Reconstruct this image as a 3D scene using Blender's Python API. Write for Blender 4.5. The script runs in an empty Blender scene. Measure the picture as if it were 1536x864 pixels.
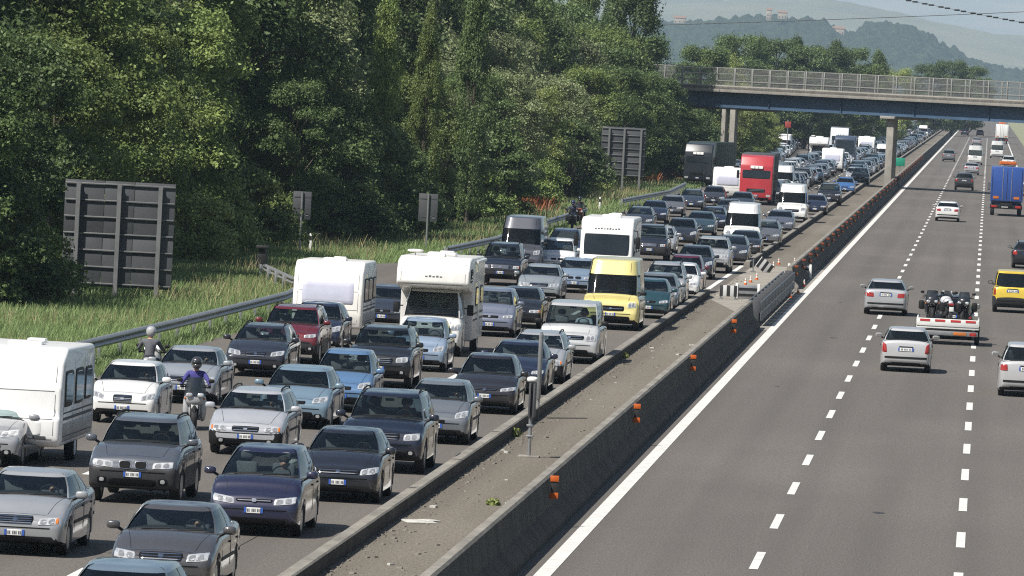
# Traffic jam on a dual three-lane motorway seen through a long lens from an overbridge
DENOISE = False
HAZE, SKY, SUNE, EXPO = .000058, .055, 5.0, .52
import bpy, bmesh, math, random
import numpy as np
from mathutils import Vector, Matrix, noise
from mathutils.bvhtree import BVHTree
R_ = math.radians
sc = bpy.context.scene
COL = sc.collection
random.seed(7)
rng = np.random.default_rng(7)

# ------------------------------------------------------------------ camera
F, VPX, VPY, ROLL, CAMH = 10273.0, 1485.0, 145.0, R_(3.0), 9.0
_d = Vector(((VPX-768)/F, -(VPY-432)/F, -1)).normalized()
_u = Vector((math.sin(ROLL), math.cos(ROLL), 0))
_z = (_u-_u.dot(_d)*_d).normalized()
_x = _d.cross(_z)
ROT = Matrix((_x, _d, _z))
cam_d = bpy.data.cameras.new('camera'); cam = bpy.data.objects.new('camera', cam_d); COL.objects.link(cam)
cam.matrix_world = Matrix.Translation((0, 0, CAMH)) @ ROT.to_4x4()
cam_d.sensor_width = 36; cam_d.lens = 36*F/1536; cam_d.clip_start = 1; cam_d.clip_end = 60000
sc.camera = cam
def G(px, py, z=0.0):
    """ground point (height z) seen at a pixel of the 1536x864 photograph"""
    d = ROT @ Vector(((px-768)/F, -(py-432)/F, -1))
    t = (z-CAMH)/d.z
    return Vector((d.x*t, d.y*t, z))
def D(px, py, Y):
    """point seen at a pixel, at distance Y down the road"""
    d = ROT @ Vector(((px-768)/F, -(py-432)/F, -1))
    t = Y/d.y
    return Vector((d.x*t, Y, CAMH+d.z*t))
def px_of(p):
    v = ROT.transposed() @ (Vector(p)-Vector((0, 0, CAMH)))
    return (768+F*v.x/-v.z, 432-F*v.y/-v.z)

# ------------------------------------------------------------------ materials
MATS = {}
def mat(name, col=(.5, .5, .5), rough=.6, metal=0., var=0., vscale=3., bump=0., bscale=30., coat=0., objcol=False, island=0., spec=.5, dark=None, stretch=(1, 1, 1)):
    m = bpy.data.materials.new(name); m.use_nodes = True
    nt = m.node_tree; N, L = nt.nodes, nt.links
    b = N['Principled BSDF']
    b.inputs['Roughness'].default_value = rough; b.inputs['Metallic'].default_value = metal
    b.inputs['Coat Weight'].default_value = coat; b.inputs['Coat Roughness'].default_value = .06
    b.inputs['Specular IOR Level'].default_value = spec
    if objcol:
        src = N.new('ShaderNodeObjectInfo').outputs['Color']
    else:
        r = N.new('ShaderNodeRGB'); r.outputs[0].default_value = (*col, 1); src = r.outputs[0]
    tc = N.new('ShaderNodeTexCoord'); mp = N.new('ShaderNodeMapping'); mp.inputs['Scale'].default_value = stretch
    L.new(tc.outputs['Object'], mp.inputs[0])
    if var:
        n = N.new('ShaderNodeTexNoise'); n.inputs['Scale'].default_value = vscale; n.inputs['Detail'].default_value = 6; n.inputs['Roughness'].default_value = .65
        L.new(mp.outputs[0], n.inputs[0])
        cr = N.new('ShaderNodeMapRange'); cr.inputs[1].default_value = .3; cr.inputs[2].default_value = .7
        L.new(n.outputs['Fac'], cr.inputs[0])
        mx = N.new('ShaderNodeMix'); mx.data_type = 'RGBA'
        L.new(cr.outputs[0], mx.inputs[0]); L.new(src, mx.inputs[6])
        if dark is not None:
            mx.inputs[7].default_value = (*dark, 1)
        else:
            mu = N.new('ShaderNodeMix'); mu.data_type = 'RGBA'; mu.blend_type = 'MULTIPLY'; mu.inputs[0].default_value = 1
            L.new(src, mu.inputs[6]); mu.inputs[7].default_value = (1-var, 1-var, 1-var, 1); L.new(mu.outputs[2], mx.inputs[7])
        src = mx.outputs[2]
    if island:
        g = N.new('ShaderNodeNewGeometry'); mr = N.new('ShaderNodeMapRange')
        mr.inputs[3].default_value = 1-island; mr.inputs[4].default_value = 1+island
        L.new(g.outputs['Random Per Island'], mr.inputs[0])
        hs = N.new('ShaderNodeHueSaturation'); L.new(src, hs.inputs['Color']); L.new(mr.outputs[0], hs.inputs['Value'])
        src = hs.outputs[0]
    L.new(src, b.inputs['Base Color'])
    if bump:
        n2 = N.new('ShaderNodeTexNoise'); n2.inputs['Scale'].default_value = bscale; n2.inputs['Detail'].default_value = 4
        L.new(mp.outputs[0], n2.inputs[0])
        bp = N.new('ShaderNodeBump'); bp.inputs['Strength'].default_value = bump; bp.inputs['Distance'].default_value = .02
        L.new(n2.outputs['Fac'], bp.inputs['Height']); L.new(bp.outputs[0], b.inputs['Normal'])
    MATS[name] = m
    return m

def leafmat(name, col, trans=.35, island=.35, dark=None):
    m = mat(name, col, rough=.5, island=island, spec=.3, var=1 if dark else 0, vscale=.55, dark=dark)
    nt = m.node_tree; N, L = nt.nodes, nt.links
    b = N['Principled BSDF']; src = b.inputs['Base Color'].links[0].from_socket
    oi = N.new('ShaderNodeObjectInfo'); mr = N.new('ShaderNodeMapRange'); mr.inputs[3].default_value = .75; mr.inputs[4].default_value = 1.3
    L.new(oi.outputs['Random'], mr.inputs[0])
    hs = N.new('ShaderNodeHueSaturation'); L.new(src, hs.inputs['Color']); L.new(mr.outputs[0], hs.inputs['Value'])
    L.new(hs.outputs[0], b.inputs['Base Color'])
    t = N.new('ShaderNodeBsdfTranslucent'); L.new(hs.outputs[0], t.inputs[0])
    mx = N.new('ShaderNodeMixShader'); mx.inputs[0].default_value = trans
    L.new(b.outputs[0], mx.inputs[1]); L.new(t.outputs[0], mx.inputs[2])
    L.new(mx.outputs[0], N['Material Output'].inputs[0])
    return m

def glassmat(name, tint, opac):
    """car glass: fresnel gloss over a tinted see-through pane"""
    m = bpy.data.materials.new(name); m.use_nodes = True
    nt = m.node_tree; N, L = nt.nodes, nt.links
    for n in list(N):
        if n.type == 'BSDF_PRINCIPLED': N.remove(n)
    tr = N.new('ShaderNodeBsdfTransparent'); tr.inputs[0].default_value = (*tint, 1)
    df = N.new('ShaderNodeBsdfDiffuse'); df.inputs[0].default_value = (.025, .035, .042, 1)
    m1 = N.new('ShaderNodeMixShader'); m1.inputs[0].default_value = opac
    L.new(tr.outputs[0], m1.inputs[1]); L.new(df.outputs[0], m1.inputs[2])
    gl = N.new('ShaderNodeBsdfGlossy'); gl.inputs['Roughness'].default_value = .04; gl.inputs[0].default_value = (.9, .95, 1, 1)
    fr = N.new('ShaderNodeFresnel'); fr.inputs[0].default_value = 1.42
    m2 = N.new('ShaderNodeMixShader'); L.new(fr.outputs[0], m2.inputs[0])
    L.new(m1.outputs[0], m2.inputs[1]); L.new(gl.outputs[0], m2.inputs[2])
    L.new(m2.outputs[0], N['Material Output'].inputs[0])
    MATS[name] = m
    return m

mat('paint', rough=.33, metal=.2, coat=1., objcol=True, var=.14, vscale=1.3)
mat('panel', rough=.38, objcol=True, var=.16, vscale=1.6, coat=.3, stretch=(1, 1, .25))
mat('plastic', (.013, .013, .014), rough=.6, var=.3, vscale=6, spec=.25); mat('void', (.006, .006, .007), rough=.7, spec=.12, var=.2)
mat('cladding', (.034, .034, .037), rough=.55, spec=.3, var=.25, vscale=4)
mat('interior', (.035, .035, .038), rough=.8, var=.3)
mat('seat', (.14, .14, .15), rough=.85, var=.3)
mat('rubber', (.016, .016, .017), rough=.8, var=.3)
mat('rim', (.38, .39, .40), rough=.35, metal=.7, var=.2, vscale=8)
mat('chrome', (.62, .63, .65), rough=.18, metal=1., var=.1)
mat('lamp', (.66, .68, .70), rough=.16, metal=.3, var=.45, vscale=14, coat=1)
mat('lampdark', (.40, .41, .425), rough=.15, metal=.4, var=.5, vscale=14, coat=1)
mat('amber', (.55, .16, .02), rough=.2, coat=1, var=.2)
mat('tail', (.38, .02, .015), rough=.2, coat=1, var=.35, vscale=9)
mat('plate', (.72, .73, .72), rough=.5, var=.15, vscale=26); mat('plateink', (.10, .10, .11), rough=.6)
mat('plateblue', (.03, .10, .42), rough=.5, var=.1)
glassmat('glass', (.60, .69, .70), .07)
glassmat('glassdark', (.50, .57, .57), .20)
mat('darkglass', (.018, .024, .028), rough=.06, spec=.6, var=.5, vscale=1.1)
mat('blind', (.47, .48, .58), rough=.25, coat=.5, var=.1)
mat('skin', (.52, .30, .21), rough=.6, var=.12)
mat('hair', (.03, .02, .014), rough=.7, var=.3)
mat('shirt', (.30, .31, .34), rough=.85, objcol=True, var=.25, vscale=7)
mat('trousers', (.03, .035, .05), rough=.85, var=.25)
mat('blackcloth', (.018, .018, .022), rough=.8, var=.3, vscale=7)
mat('helmet', rough=.2, coat=1, objcol=True, var=.05)
mat('galv', (.33, .34, .35), rough=.45, metal=.55, var=.3, vscale=2.5)
mat('signback', (.066, .070, .077), rough=.6, var=.22, vscale=1.5)
mat('signrib', (.22, .225, .23), rough=.5, metal=.3, var=.3)
mat('orange', (.55, .11, .012), rough=.5, var=.2)
mat('oldorange', (.24, .06, .018), rough=.6, var=.3); mat('steeldark', (.10, .11, .125), rough=.5, metal=.2, var=.3, vscale=2.)
mat('white', (.74, .74, .72), rough=.5, var=.12)
mat('black', (.02, .02, .02), rough=.6, var=.2)
mat('concrete', (.30, .285, .255), rough=.9, var=.35, vscale=1.2, bump=.3, bscale=9)
mat('kerb', (.27, .25, .215), rough=.9, var=.5, vscale=2.2, bump=.4, bscale=12, stretch=(1, .3, 1))
mat('barrier', (.075, .069, .058), rough=.92, var=.75, vscale=1.3, bump=.5, bscale=8, stretch=(1, .9, .16))  # streaked concrete, darkened to paint in the shade of the right-hand faces
mat('bluesteel', (.052, .098, .165), rough=.5, var=.3, vscale=.7)
mat('railing', (.30, .30, .285), rough=.5, metal=.3, var=.25)
mat('bark', (.11, .09, .065), rough=.95, var=.5, vscale=4, bump=.6, bscale=14)
mat('green', (.01, .24, .15), rough=.5, var=.1)
mat('dullred', (.30, .04, .03), rough=.6, var=.2); mat('greencurtain', (.018, .040, .030), rough=.6, var=.25, vscale=.6); mat('redpaint', (.5, .03, .03), rough=.5, var=.1)
mat('wire', (.03, .03, .03), rough=.6, var=.1)
leafmat('leaf_a', (.215, .265, .078), trans=.32, dark=(.125, .185, .058)); leafmat('leaf_b', (.115, .160, .054), trans=.3, dark=(.072, .116, .042)); leafmat('leaf_c', (.29, .325, .105), trans=.32, dark=(.19, .25, .08)); leafmat('leaf_d', (.230, .255, .128), trans=.32, dark=(.15, .19, .09))
leafmat('blade', (.225, .305, .125), trans=.4, island=.5); leafmat('straw', (.40, .35, .19), trans=.35, island=.4); leafmat('dock', (.26, .085, .03), trans=.2, island=.4)

# ------------------------------------------------------------------ mesh helper
class MB:
    def __init__(s): s.v, s.f, s.m = [], [], []
    def add(s, vs, fs, m=0):
        o = len(s.v); s.v += [tuple(v) for v in vs]; s.f += [tuple(i+o for i in f) for f in fs]; s.m += [m]*len(fs) if isinstance(m, int) else list(m)
        return s
    def box(s, c, d, m=0, bev=0., rot=None):
        bm = bmesh.new(); bmesh.ops.create_cube(bm, size=1)
        bmesh.ops.scale(bm, vec=d, verts=bm.verts)
        if bev: bmesh.ops.bevel(bm, geom=bm.edges[:], offset=bev, segments=2, affect='EDGES', profile=.5)
        if rot is not None: bmesh.ops.rotate(bm, cent=(0, 0, 0), matrix=rot, verts=bm.verts)
        bmesh.ops.translate(bm, vec=c, verts=bm.verts)
        return s.bm(bm, m)
    def bm(s, bm, m=0):
        bm.verts.index_update(); s.add([v.co[:] for v in bm.verts], [[v.index for v in f.verts] for f in bm.faces], m); bm.free(); return s
    def tube(s, pts, r, n=8, m=0):
        pts = [Vector(p) for p in pts]; rs = r if isinstance(r, (list, tuple)) else [r]*len(pts)
        vs, fs = [], []
        for i, p in enumerate(pts):
            t = (pts[min(i+1, len(pts)-1)]-pts[max(i-1, 0)]).normalized()
            a = t.cross(Vector((0, 0, 1)) if abs(t.z) < .9 else Vector((1, 0, 0))).normalized(); b = t.cross(a)
            vs += [p+(a*math.cos(k*2*math.pi/n)+b*math.sin(k*2*math.pi/n))*rs[i] for k in range(n)]
        for i in range(len(pts)-1):
            fs += [[i*n+k, i*n+(k+1) % n, (i+1)*n+(k+1) % n, (i+1)*n+k] for k in range(n)]
        fs += [list(range(n))[::-1], [(len(pts)-1)*n+k for k in range(n)]]
        return s.add(vs, fs, m)
    def lathe(s, prof, axis='x', n=24, c=(0, 0, 0), m=0):
        """prof: (radius, along); m int or one per ring gap"""
        vs, fs, ms = [], [], []
        for r, a in prof:
            for k in range(n):
                x, y = r*math.cos(k*2*math.pi/n), r*math.sin(k*2*math.pi/n)
                vs.append({'x': (a, x, y), 'y': (x, a, y), 'z': (x, y, a)}[axis])
        for i in range(len(prof)-1):
            for k in range(n):
                fs.append([i*n+k, i*n+(k+1) % n, (i+1)*n+(k+1) % n, (i+1)*n+k]); ms.append(m if isinstance(m, int) else m[i])
        fs += [list(range(n))[::-1], [(len(prof)-1)*n+k for k in range(n)]]; ms += [ms[0], ms[-1]]
        return s.add([tuple(Vector(v)+Vector(c)) for v in vs], fs, ms)
    def blob(s, c, r, m=0, n=2., nu=14, nv=9, rot=None):
        def sp(x): return math.copysign(abs(x)**(2/n), x)
        vs, fs = [], []
        for j in range(nv+1):
            la = -math.pi/2+math.pi*j/nv
            for i in range(nu):
                lo = 2*math.pi*i/nu
                p = Vector((r[0]*sp(math.cos(la))*sp(math.cos(lo)), r[1]*sp(math.cos(la))*sp(math.sin(lo)), r[2]*sp(math.sin(la))))
                if rot is not None: p = rot @ p
                vs.append(p+Vector(c))
        for j in range(nv):
            fs += [[j*nu+i, j*nu+(i+1) % nu, (j+1)*nu+(i+1) % nu, (j+1)*nu+i] for i in range(nu)]
        return s.add(vs, fs, m)
    def prism(s, prof, x0, x1, m=0, bev=0.):
        """(y, z) outline pushed from x0 to x1, rounded edges"""
        bm = bmesh.new()
        vs = [bm.verts.new((x0, y, z)) for y, z in prof]; f = bm.faces.new(vs)
        g = bmesh.ops.extrude_face_region(bm, geom=[f])
        bmesh.ops.translate(bm, vec=(x1-x0, 0, 0), verts=[v for v in g['geom'] if isinstance(v, bmesh.types.BMVert)])
        bmesh.ops.recalc_face_normals(bm, faces=bm.faces)
        if bev: bmesh.ops.bevel(bm, geom=bm.edges[:], offset=bev, segments=3, affect='EDGES', profile=.5)
        return s.bm(bm, m)
    def mesh(s, name, mats, smooth=35, weld=True):
        me = bpy.data.meshes.new(name); me.from_pydata(s.v, [], s.f)
        for k in ([mats] if isinstance(mats, str) else mats): me.materials.append(MATS[k])
        me.polygons.foreach_set('material_index', s.m)
        bm = bmesh.new(); bm.from_mesh(me)
        if weld: bmesh.ops.remove_doubles(bm, verts=bm.verts, dist=1e-5)
        bmesh.ops.recalc_face_normals(bm, faces=bm.faces); bm.to_mesh(me); bm.free()
        if smooth:
            me.polygons.foreach_set('use_smooth', [True]*len(me.polygons)); me.set_sharp_from_angle(angle=R_(smooth))
        me.update()
        return me
    def bvh(s): return BVHTree.FromPolygons(s.v, s.f)

def link(name, me, parent=None, loc=None, color=None):
    o = bpy.data.objects.new(name, me); COL.objects.link(o)
    if parent is not None: o.parent = parent
    if loc is not None: o.location = loc
    if color is not None: o.color = (*color, 1)
    return o
def tag(o, label=None, cat=None, group=None, kind=None):
    if label: o['label'] = label
    if cat: o['category'] = cat
    if group: o['group'] = group
    if kind: o['kind'] = kind
    return o
def thing(name, label, cat, loc=(0, 0, 0), rotz=0, group=None):
    o = bpy.data.objects.new(name, None); COL.objects.link(o); o.empty_display_size = .3
    o.location = loc; o.rotation_euler = (0, 0, rotz)
    return tag(o, label, cat, group)
ONES = 'zeroth first second third fourth fifth sixth seventh eighth ninth tenth eleventh twelfth thirteenth fourteenth fifteenth sixteenth seventeenth eighteenth nineteenth'.split()
TENS = {20: 'twent', 30: 'thirt', 40: 'fort', 50: 'fift', 60: 'sixt', 70: 'sevent', 80: 'eight', 90: 'ninet'}
def ordinal(n):
    if n < 20: return ONES[n]
    if n >= 100: return 'hundred and '+ordinal(n-100) if n > 100 else 'hundredth'
    t, u = n//10*10, n % 10
    return TENS[t]+('ieth' if u == 0 else 'y-'+ONES[u])
def pchip(x, xs, ys):
    """monotone cubic through (xs, ys)"""
    xs, ys = list(xs), list(ys); n = len(xs)
    if x <= xs[0]: return ys[0]
    if x >= xs[-1]: return ys[-1]
    h = [xs[i+1]-xs[i] for i in range(n-1)]; dl = [(ys[i+1]-ys[i])/h[i] for i in range(n-1)]
    m = [dl[0]]+[0 if dl[i-1]*dl[i] <= 0 else 2*dl[i-1]*dl[i]/(dl[i-1]+dl[i]) for i in range(1, n-1)]+[dl[-1]]
    i = max(k for k in range(n-1) if xs[k] <= x)
    t = (x-xs[i])/h[i]
    return (1+2*t)*(1-t)**2*ys[i]+t*(1-t)**2*h[i]*m[i]+t*t*(3-2*t)*ys[i+1]+t*t*(t-1)*h[i]*m[i+1]
# ------------------------------------------------------------------ car builder
# a prototype is a list of (part name, mesh, location, [(sub-part name, mesh)]); cars face -Y, wheels on z = 0
def patch(bvh, quad, ax, mb, m=0, n=(15, 7), off=.014, rnd=.25, sink=.006):
    """a slightly domed shell lying on the body: quad of (a, b) corners bl, br, tr, tl seen along an axis
    ax: 'f' from the front (a = x, b = z), 'r' from the rear, 'l'/'s' from the -x / +x side (a = y, b = z)"""
    us = [-1, -.93]+[-.93+1.86*i/(n[0]-1) for i in range(1, n[0]-1)]+[.93, 1]
    vs_ = [-1, -.88]+[-.88+1.76*i/(n[1]-1) for i in range(1, n[1]-1)]+[.88, 1]
    P, nu = [], len(us)
    for v in vs_:
        for u in us:
            uu = u*math.sqrt(max(0, 1-rnd*v*v/2)); vv = v*math.sqrt(max(0, 1-rnd*u*u/2))
            s, t = (uu+1)/2, (vv+1)/2
            a = (quad[0][0]*(1-s)+quad[1][0]*s)*(1-t)+(quad[3][0]*(1-s)+quad[2][0]*s)*t
            b = (quad[0][1]*(1-s)+quad[1][1]*s)*(1-t)+(quad[3][1]*(1-s)+quad[2][1]*s)*t
            o, d = {'f': ((a, -9, b), (0, 1, 0)), 'r': ((a, 9, b), (0, -1, 0)), 'l': ((-9, a, b), (1, 0, 0)), 's': ((9, a, b), (-1, 0, 0)), 't': ((a, b, 9), (0, 0, -1))}[ax]
            loc, nrm, _, _ = bvh.ray_cast(Vector(o), Vector(d))
            if loc is None:
                loc, nrm, _, _ = bvh.find_nearest(Vector((a, -2.2, b)) if ax == 'f' else Vector((a, 2.2, b)) if ax == 'r' else Vector((-1 if ax == 'l' else 1, a, b)))
            e = -sink if max(abs(u), abs(v)) > .999 else off
            P.append(loc-Vector(d)*e)
    fs = [[j*nu+i, j*nu+i+1, (j+1)*nu+i+1, (j+1)*nu+i] for j in range(len(vs_)-1) for i in range(nu-1)]
    mb.add(P, fs, m)
def patch_mesh(name, bvh, quads, ax, mats, **k):
    mb = MB()
    for q in quads:
        m = 0
        if isinstance(q, tuple) and isinstance(q[1], int): q, m = q
        kk = dict(k)
        if m == 2: kk['off'] = k.get('off', .01)+.004
        patch(bvh, q, ax, mb, m, **kk)
    return mb.mesh(name, mats, smooth=50)
def rect(x0, x1, z0, z1): return [(x0, z0), (x1, z0), (x1, z1), (x0, z1)]
def plate_quads(pz, h=.055, w=.18):
    q = [rect(-w+.042, w-.042, pz-h, pz+h), (rect(-w, -w+.040, pz-h, pz+h), 1), (rect(w-.040, w, pz-h, pz+h), 1)]
    return q+[(rect(x*w, x*w+.11*w, pz-.030, pz+.032), 2) for x in (-.68, -.52, -.2, -.04, .12, .38, .54)]
def mirr(q): return [(-q[1][0], q[1][1]), (-q[0][0], q[0][1]), (-q[3][0], q[3][1]), (-q[2][0], q[2][1])]

WHEELS = {}
def wheel(r, w=.2, steel=False):
    k = (round(r, 3), w, steel)
    if k in WHEELS: return WHEELS[k]
    t = MB(); h = w/2
    t.lathe([(r*.63, -h*.9), (r*.9, -h), (r*.985, -h*.8), (r, -h*.4), (r, h*.4), (r*.985, h*.8), (r*.9, h), (r*.63, h*.9)], n=26)
    q = MB()
    for s in (-1, 1):
        q.lathe([(r*.64, s*h*.92), (r*.58, s*h*.70), (r*.56, s*h*.62), (r*.2, s*h*.72), (r*.17, s*h*.80), (r*.02, s*h*.82)], n=26)
        for i in range(5):
            a = i*2*math.pi/5
            ca, sa = math.cos(a), math.sin(a)
            pts = []
            for rr, da in ((.26, .2), (.52, .34), (.52, -.34), (.26, -.2)):
                pts.append((s*h*(.80 if rr < .4 else .72), r*rr*math.cos(a+da), r*rr*math.sin(a+da)))
            q.add(pts, [[0, 1, 2, 3]], 1)
    WHEELS[k] = (t.mesh('wheel', 'rubber', 40), q.mesh('rim', ['white' if steel else 'rim', 'black'], 30))
    return WHEELS[k]

DEF = dict(L=4.1, W=1.72, H=1.46, zb=.19, bz=.46, hz=.70, cz=.98, cd=1.02, wd=1.78, rd=.62, bd=.16, tz=1.02, r=.31, fa=.80, wb=2.55, wtf=.70, gwf=.925, crown=.06,
           wins=((-.86, -.06), (.01, .58), (.66, .86)), wst1=.93, st1=.91, t0=.07, clad=0., lamp=None, grille=None, intake=None, plate=None, fogs=None, kidney=0, bars=0,
           roofrails=0, glass='glass', ntail=None, rplate=None, rbump=0., mirr=1, nosq=5.0, badge=1, vanside=0, rearwin=1, rub=0, chromesill=0, dbump=0, sq=1.0, hood_k=.55, axles=None, amber=0)
class Spec:
    def __init__(s, **k):
        s.__dict__.update(DEF); s.__dict__.update(k)

def make_car(S, view='front', inside=True):
    L, W, H, half = S.L, S.W, S.H, S.W/2
    q = S.sq
    keys = [(0, S.bz+.07, .70+.06*q, S.bz-.07), (.012, S.bz+.11, .79+.05*q, S.bz-.14), (.035, S.bz+.15, .86+.03*q, S.bz-.20), (.07, S.hz-.08, .905+.025*q, S.zb+.07), (.14, S.hz-.012, .94+.015*q, S.zb+.055),
            (.30, S.hz+.035, .975, S.zb+.03), (S.cd*.62, S.hz+(S.cz-S.hz)*S.hood_k+.03, .99, S.zb), (S.cd, S.cz, 1, S.zb), (L*.55, (S.cz+S.tz)/2+.01, 1, S.zb),
            (L-max(S.bd, .36), S.tz, .985, S.zb), (L-.15, S.tz-.012, .945, S.zb+.04), (L-.075, S.tz-.05, .91, S.zb+.08), (L-.03, S.tz-.13, .86, S.bz-.14), (L, S.bz+.12, .78, S.bz-.06)]
    kd = [k[0] for k in keys]
    def zt(d): return pchip(d, kd, [k[1] for k in keys])
    def wf(d): return pchip(d, kd, [k[2] for k in keys])
    def zbm(d): return pchip(d, kd, [k[3] for k in keys])
    R = S.r+.055
    ws = S.axles or (S.fa, S.fa+S.wb)
    st = set([0, .004, .015, .03, .05, .075, .10, .13, .17, .22, .30, .40, S.cd*.62, S.cd*.8, S.cd, L-.36, L-.22, L-.15, L-.11, L-.075, L-.05, L-.03, L-.012, L])
    for w_ in ws:
        for k in (-1.001, -.99, -.94, -.84, -.68, -.45, -.2, .0, .2, .45, .68, .84, .94, .99, 1.001): st.add(w_+k*R)
    for k in range(1, 9): st.add(S.cd+(L-.4-S.cd)*k/9)
    st = sorted(x for x in st if 0 <= x <= L)
    body = MB(); rings = []
    for d in st:
        y = d-L/2; w = half*wf(d); t_, b_ = zt(d), zbm(d); h = t_-b_
        za = b_
        for w_ in ws:
            if abs(d-w_) < R: za = max(za, S.r+math.sqrt(R*R-(d-w_)**2))
        za = min(za, t_-.12)
        mid = max(b_+.52*h, za+.04)
        hs = []
        for fx, z in ((0, b_), (.5, b_), (.70, b_), (.705, za), (.945, za), (.985, min(za+.035, mid-.005)), (1.0, mid), (.997, max(t_-.26*h, mid+.01)), (.983, max(t_-.15*h, mid+.02)), (.955, max(t_-.065*h, mid+.03)), (.91, max(t_-.015*h, mid+.035)), (.82, t_+.008), (.55, t_+.026), (.27, t_+.036), (0, t_+.04)):
            hs.append((fx*w, z))
        ring = [(x, y, z) for x, z in hs]+[(-x, y, z) for x, z in hs[-2:0:-1]]
        rings.append(ring)
    n = len(rings[0])
    vs = [v for r_ in rings for v in r_]; fs, ms = [], []
    for i in range(len(rings)-1):
        dm = (st[i]+st[i+1])/2
        for k in range(n):
            f = [i*n+k, i*n+(k+1) % n, (i+1)*n+(k+1) % n, (i+1)*n+k]
            c = sum((Vector(vs[j]) for j in f), Vector())/4
            m = 0
            if c.z < S.zb+.1 and abs(c.x) < .93*half: m = 1
            if c.z < S.zb+.15 and dm < .34: m = 1  # front apron blackened: dark plastic with the shade below it painted in
            if S.dbump and (dm < .16 or dm > L-.12) and c.z < S.bz+.09: m = 1
            if S.clad and c.z < S.clad+.03*math.sin(c.y*2): m = 2
            for w_ in ws:
                if abs(dm-w_) < R*1.001 and abs(c.x) < .96*half*wf(dm) and c.z < 2*S.r+.1: m = 1
            if S.cd+.02 < dm < L-S.bd-.02 and abs(c.x) < S.gwf*half*.97 and c.z > zt(dm)-.02: m = 3
            fs.append(f); ms.append(m)
    fs += [list(range(n)), [(len(rings)-1)*n+k for k in range(n)]]; ms += [2 if S.clad else 0]*2
    body.add(vs, fs, ms)
    low = MB(); low.add(vs, fs, 0); bv_low = low.bvh()
    # greenhouse
    hw0, hw1 = half*S.gwf, half*S.wtf*1.0
    e = S.nosq
    pts = [('f', -.9+1.8*i/12) for i in range(13)]
    fy = sorted(set([-.9, .9]+[x for w_ in S.wins for x in w_]+[-.5, -.25, .3, .5, .75]))
    pts += [('s', x) for x in fy]+[('b', .9-1.8*i/10) for i in range(11)]+[('l', -x) for x in fy]
    ts = sorted(set([0, S.t0, .3, .5, .7, S.st1, S.wst1, 1.0]))
    def gpos(k, fv, t):
        a = hw0+(hw1-hw0)*t+.022*math.sin(math.pi*t)
        y0 = -L/2+S.cd+(S.wd-S.cd)*t; y1 = L/2-S.bd+(S.bd-S.rd)*t
        y0 -= .02*math.sin(math.pi*t)
        yc, b = (y0+y1)/2, (y1-y0)/2
        o = (1-abs(fv)**e)**(1/e)
        x, y = {'f': (fv*a, -o*b), 'b': (fv*a, o*b), 's': (o*a, fv*b), 'l': (-o*a, -fv*b)}[k]
        # keep the screen shallow: front and back bow by at most 16 cm
        if k == 'f': y = -b+min(b-b*o, 9)*min(1, .16/(b*(1-(1-.9**e)**(1/e))))
        if k == 'b': y = b-(b-b*o)*min(1, .12/(b*(1-(1-.9**e)**(1/e))))
        if k in 'sl': x = math.copysign(a-min(a-abs(x), .05*(fv/.9)**4*a/.7), x)
        y += yc
        z0 = zt(y+L/2)-.012; z1 = H-S.crown-.035*(abs(y-yc)/b)**2
        return Vector((x, y, z0+(z1-z0)*t))
    npt = len(pts); gv = [gpos(k, f_, t) for t in ts for k, f_ in pts]
    cells = {'body': [], 'blk': [], 'f': [], 'b': []}
    for w_ in range(len(S.wins)): cells['s%d' % w_] = []; cells['l%d' % w_] = []
    for j in range(len(ts)-1):
        tm = (ts[j]+ts[j+1])/2
        for i in range(npt):
            i2 = (i+1) % npt
            f = [j*npt+i, j*npt+i2, (j+1)*npt+i2, (j+1)*npt+i]; key = 'body'
            if pts[i][0] == pts[i2][0]:
                k = pts[i][0]; fm = (pts[i][1]+pts[i2][1])/2
                if k == 'f' and S.t0 < tm < S.wst1: key = 'f'
                elif k == 'f' and tm < S.t0: key = 'blk'
                elif k == 'b' and S.rearwin and max(S.t0, .12) < tm < S.st1: key = 'b'
                elif k in 'sl' and S.t0 < tm < S.st1:
                    fm = fm if k == 's' else -fm
                    for w_, (a0, a1) in enumerate(S.wins):
                        if a0 < fm < a1: key = k+str(w_)
                    if key == 'body' and S.wins[0][0] < fm < S.wins[-1][1] and not S.vanside: key = 'blk'
            cells[key].append(f)
    top0 = (len(ts)-1)*npt
    roof_v, roof_f = [], []
    ctr = sum((gv[top0+i] for i in range(npt)), Vector())/npt
    prev = list(range(top0, top0+npt))
    for s_, up in ((.965, .022), (.88, .042), (.6, .055), (.3, .06)):
        cur = []
        for i in range(npt):
            p = gv[top0+i]; v = ctr+(p-ctr)*s_; v.z = p.z+up*S.crown/.06; v.x = p.x*s_
            gv.append(v); cur.append(len(gv)-1)
        for i in range(npt): roof_f.append([prev[i], prev[(i+1) % npt], cur[(i+1) % npt], cur[i]])
        prev = cur
    gv.append(Vector((ctr.x, ctr.y, H))); roof_f += [[prev[i], prev[(i+1) % npt], len(gv)-1] for i in range(npt)]
    body.add(gv, cells['body']+roof_f+cells['blk'], [0]*(len(cells['body'])+len(roof_f))+[1]*len(cells['blk']))
    full = MB(); full.add(vs, fs, 0); full.add(gv, [f for c in cells.values() for f in c]+roof_f, 0); bv = full.bvh()
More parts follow.
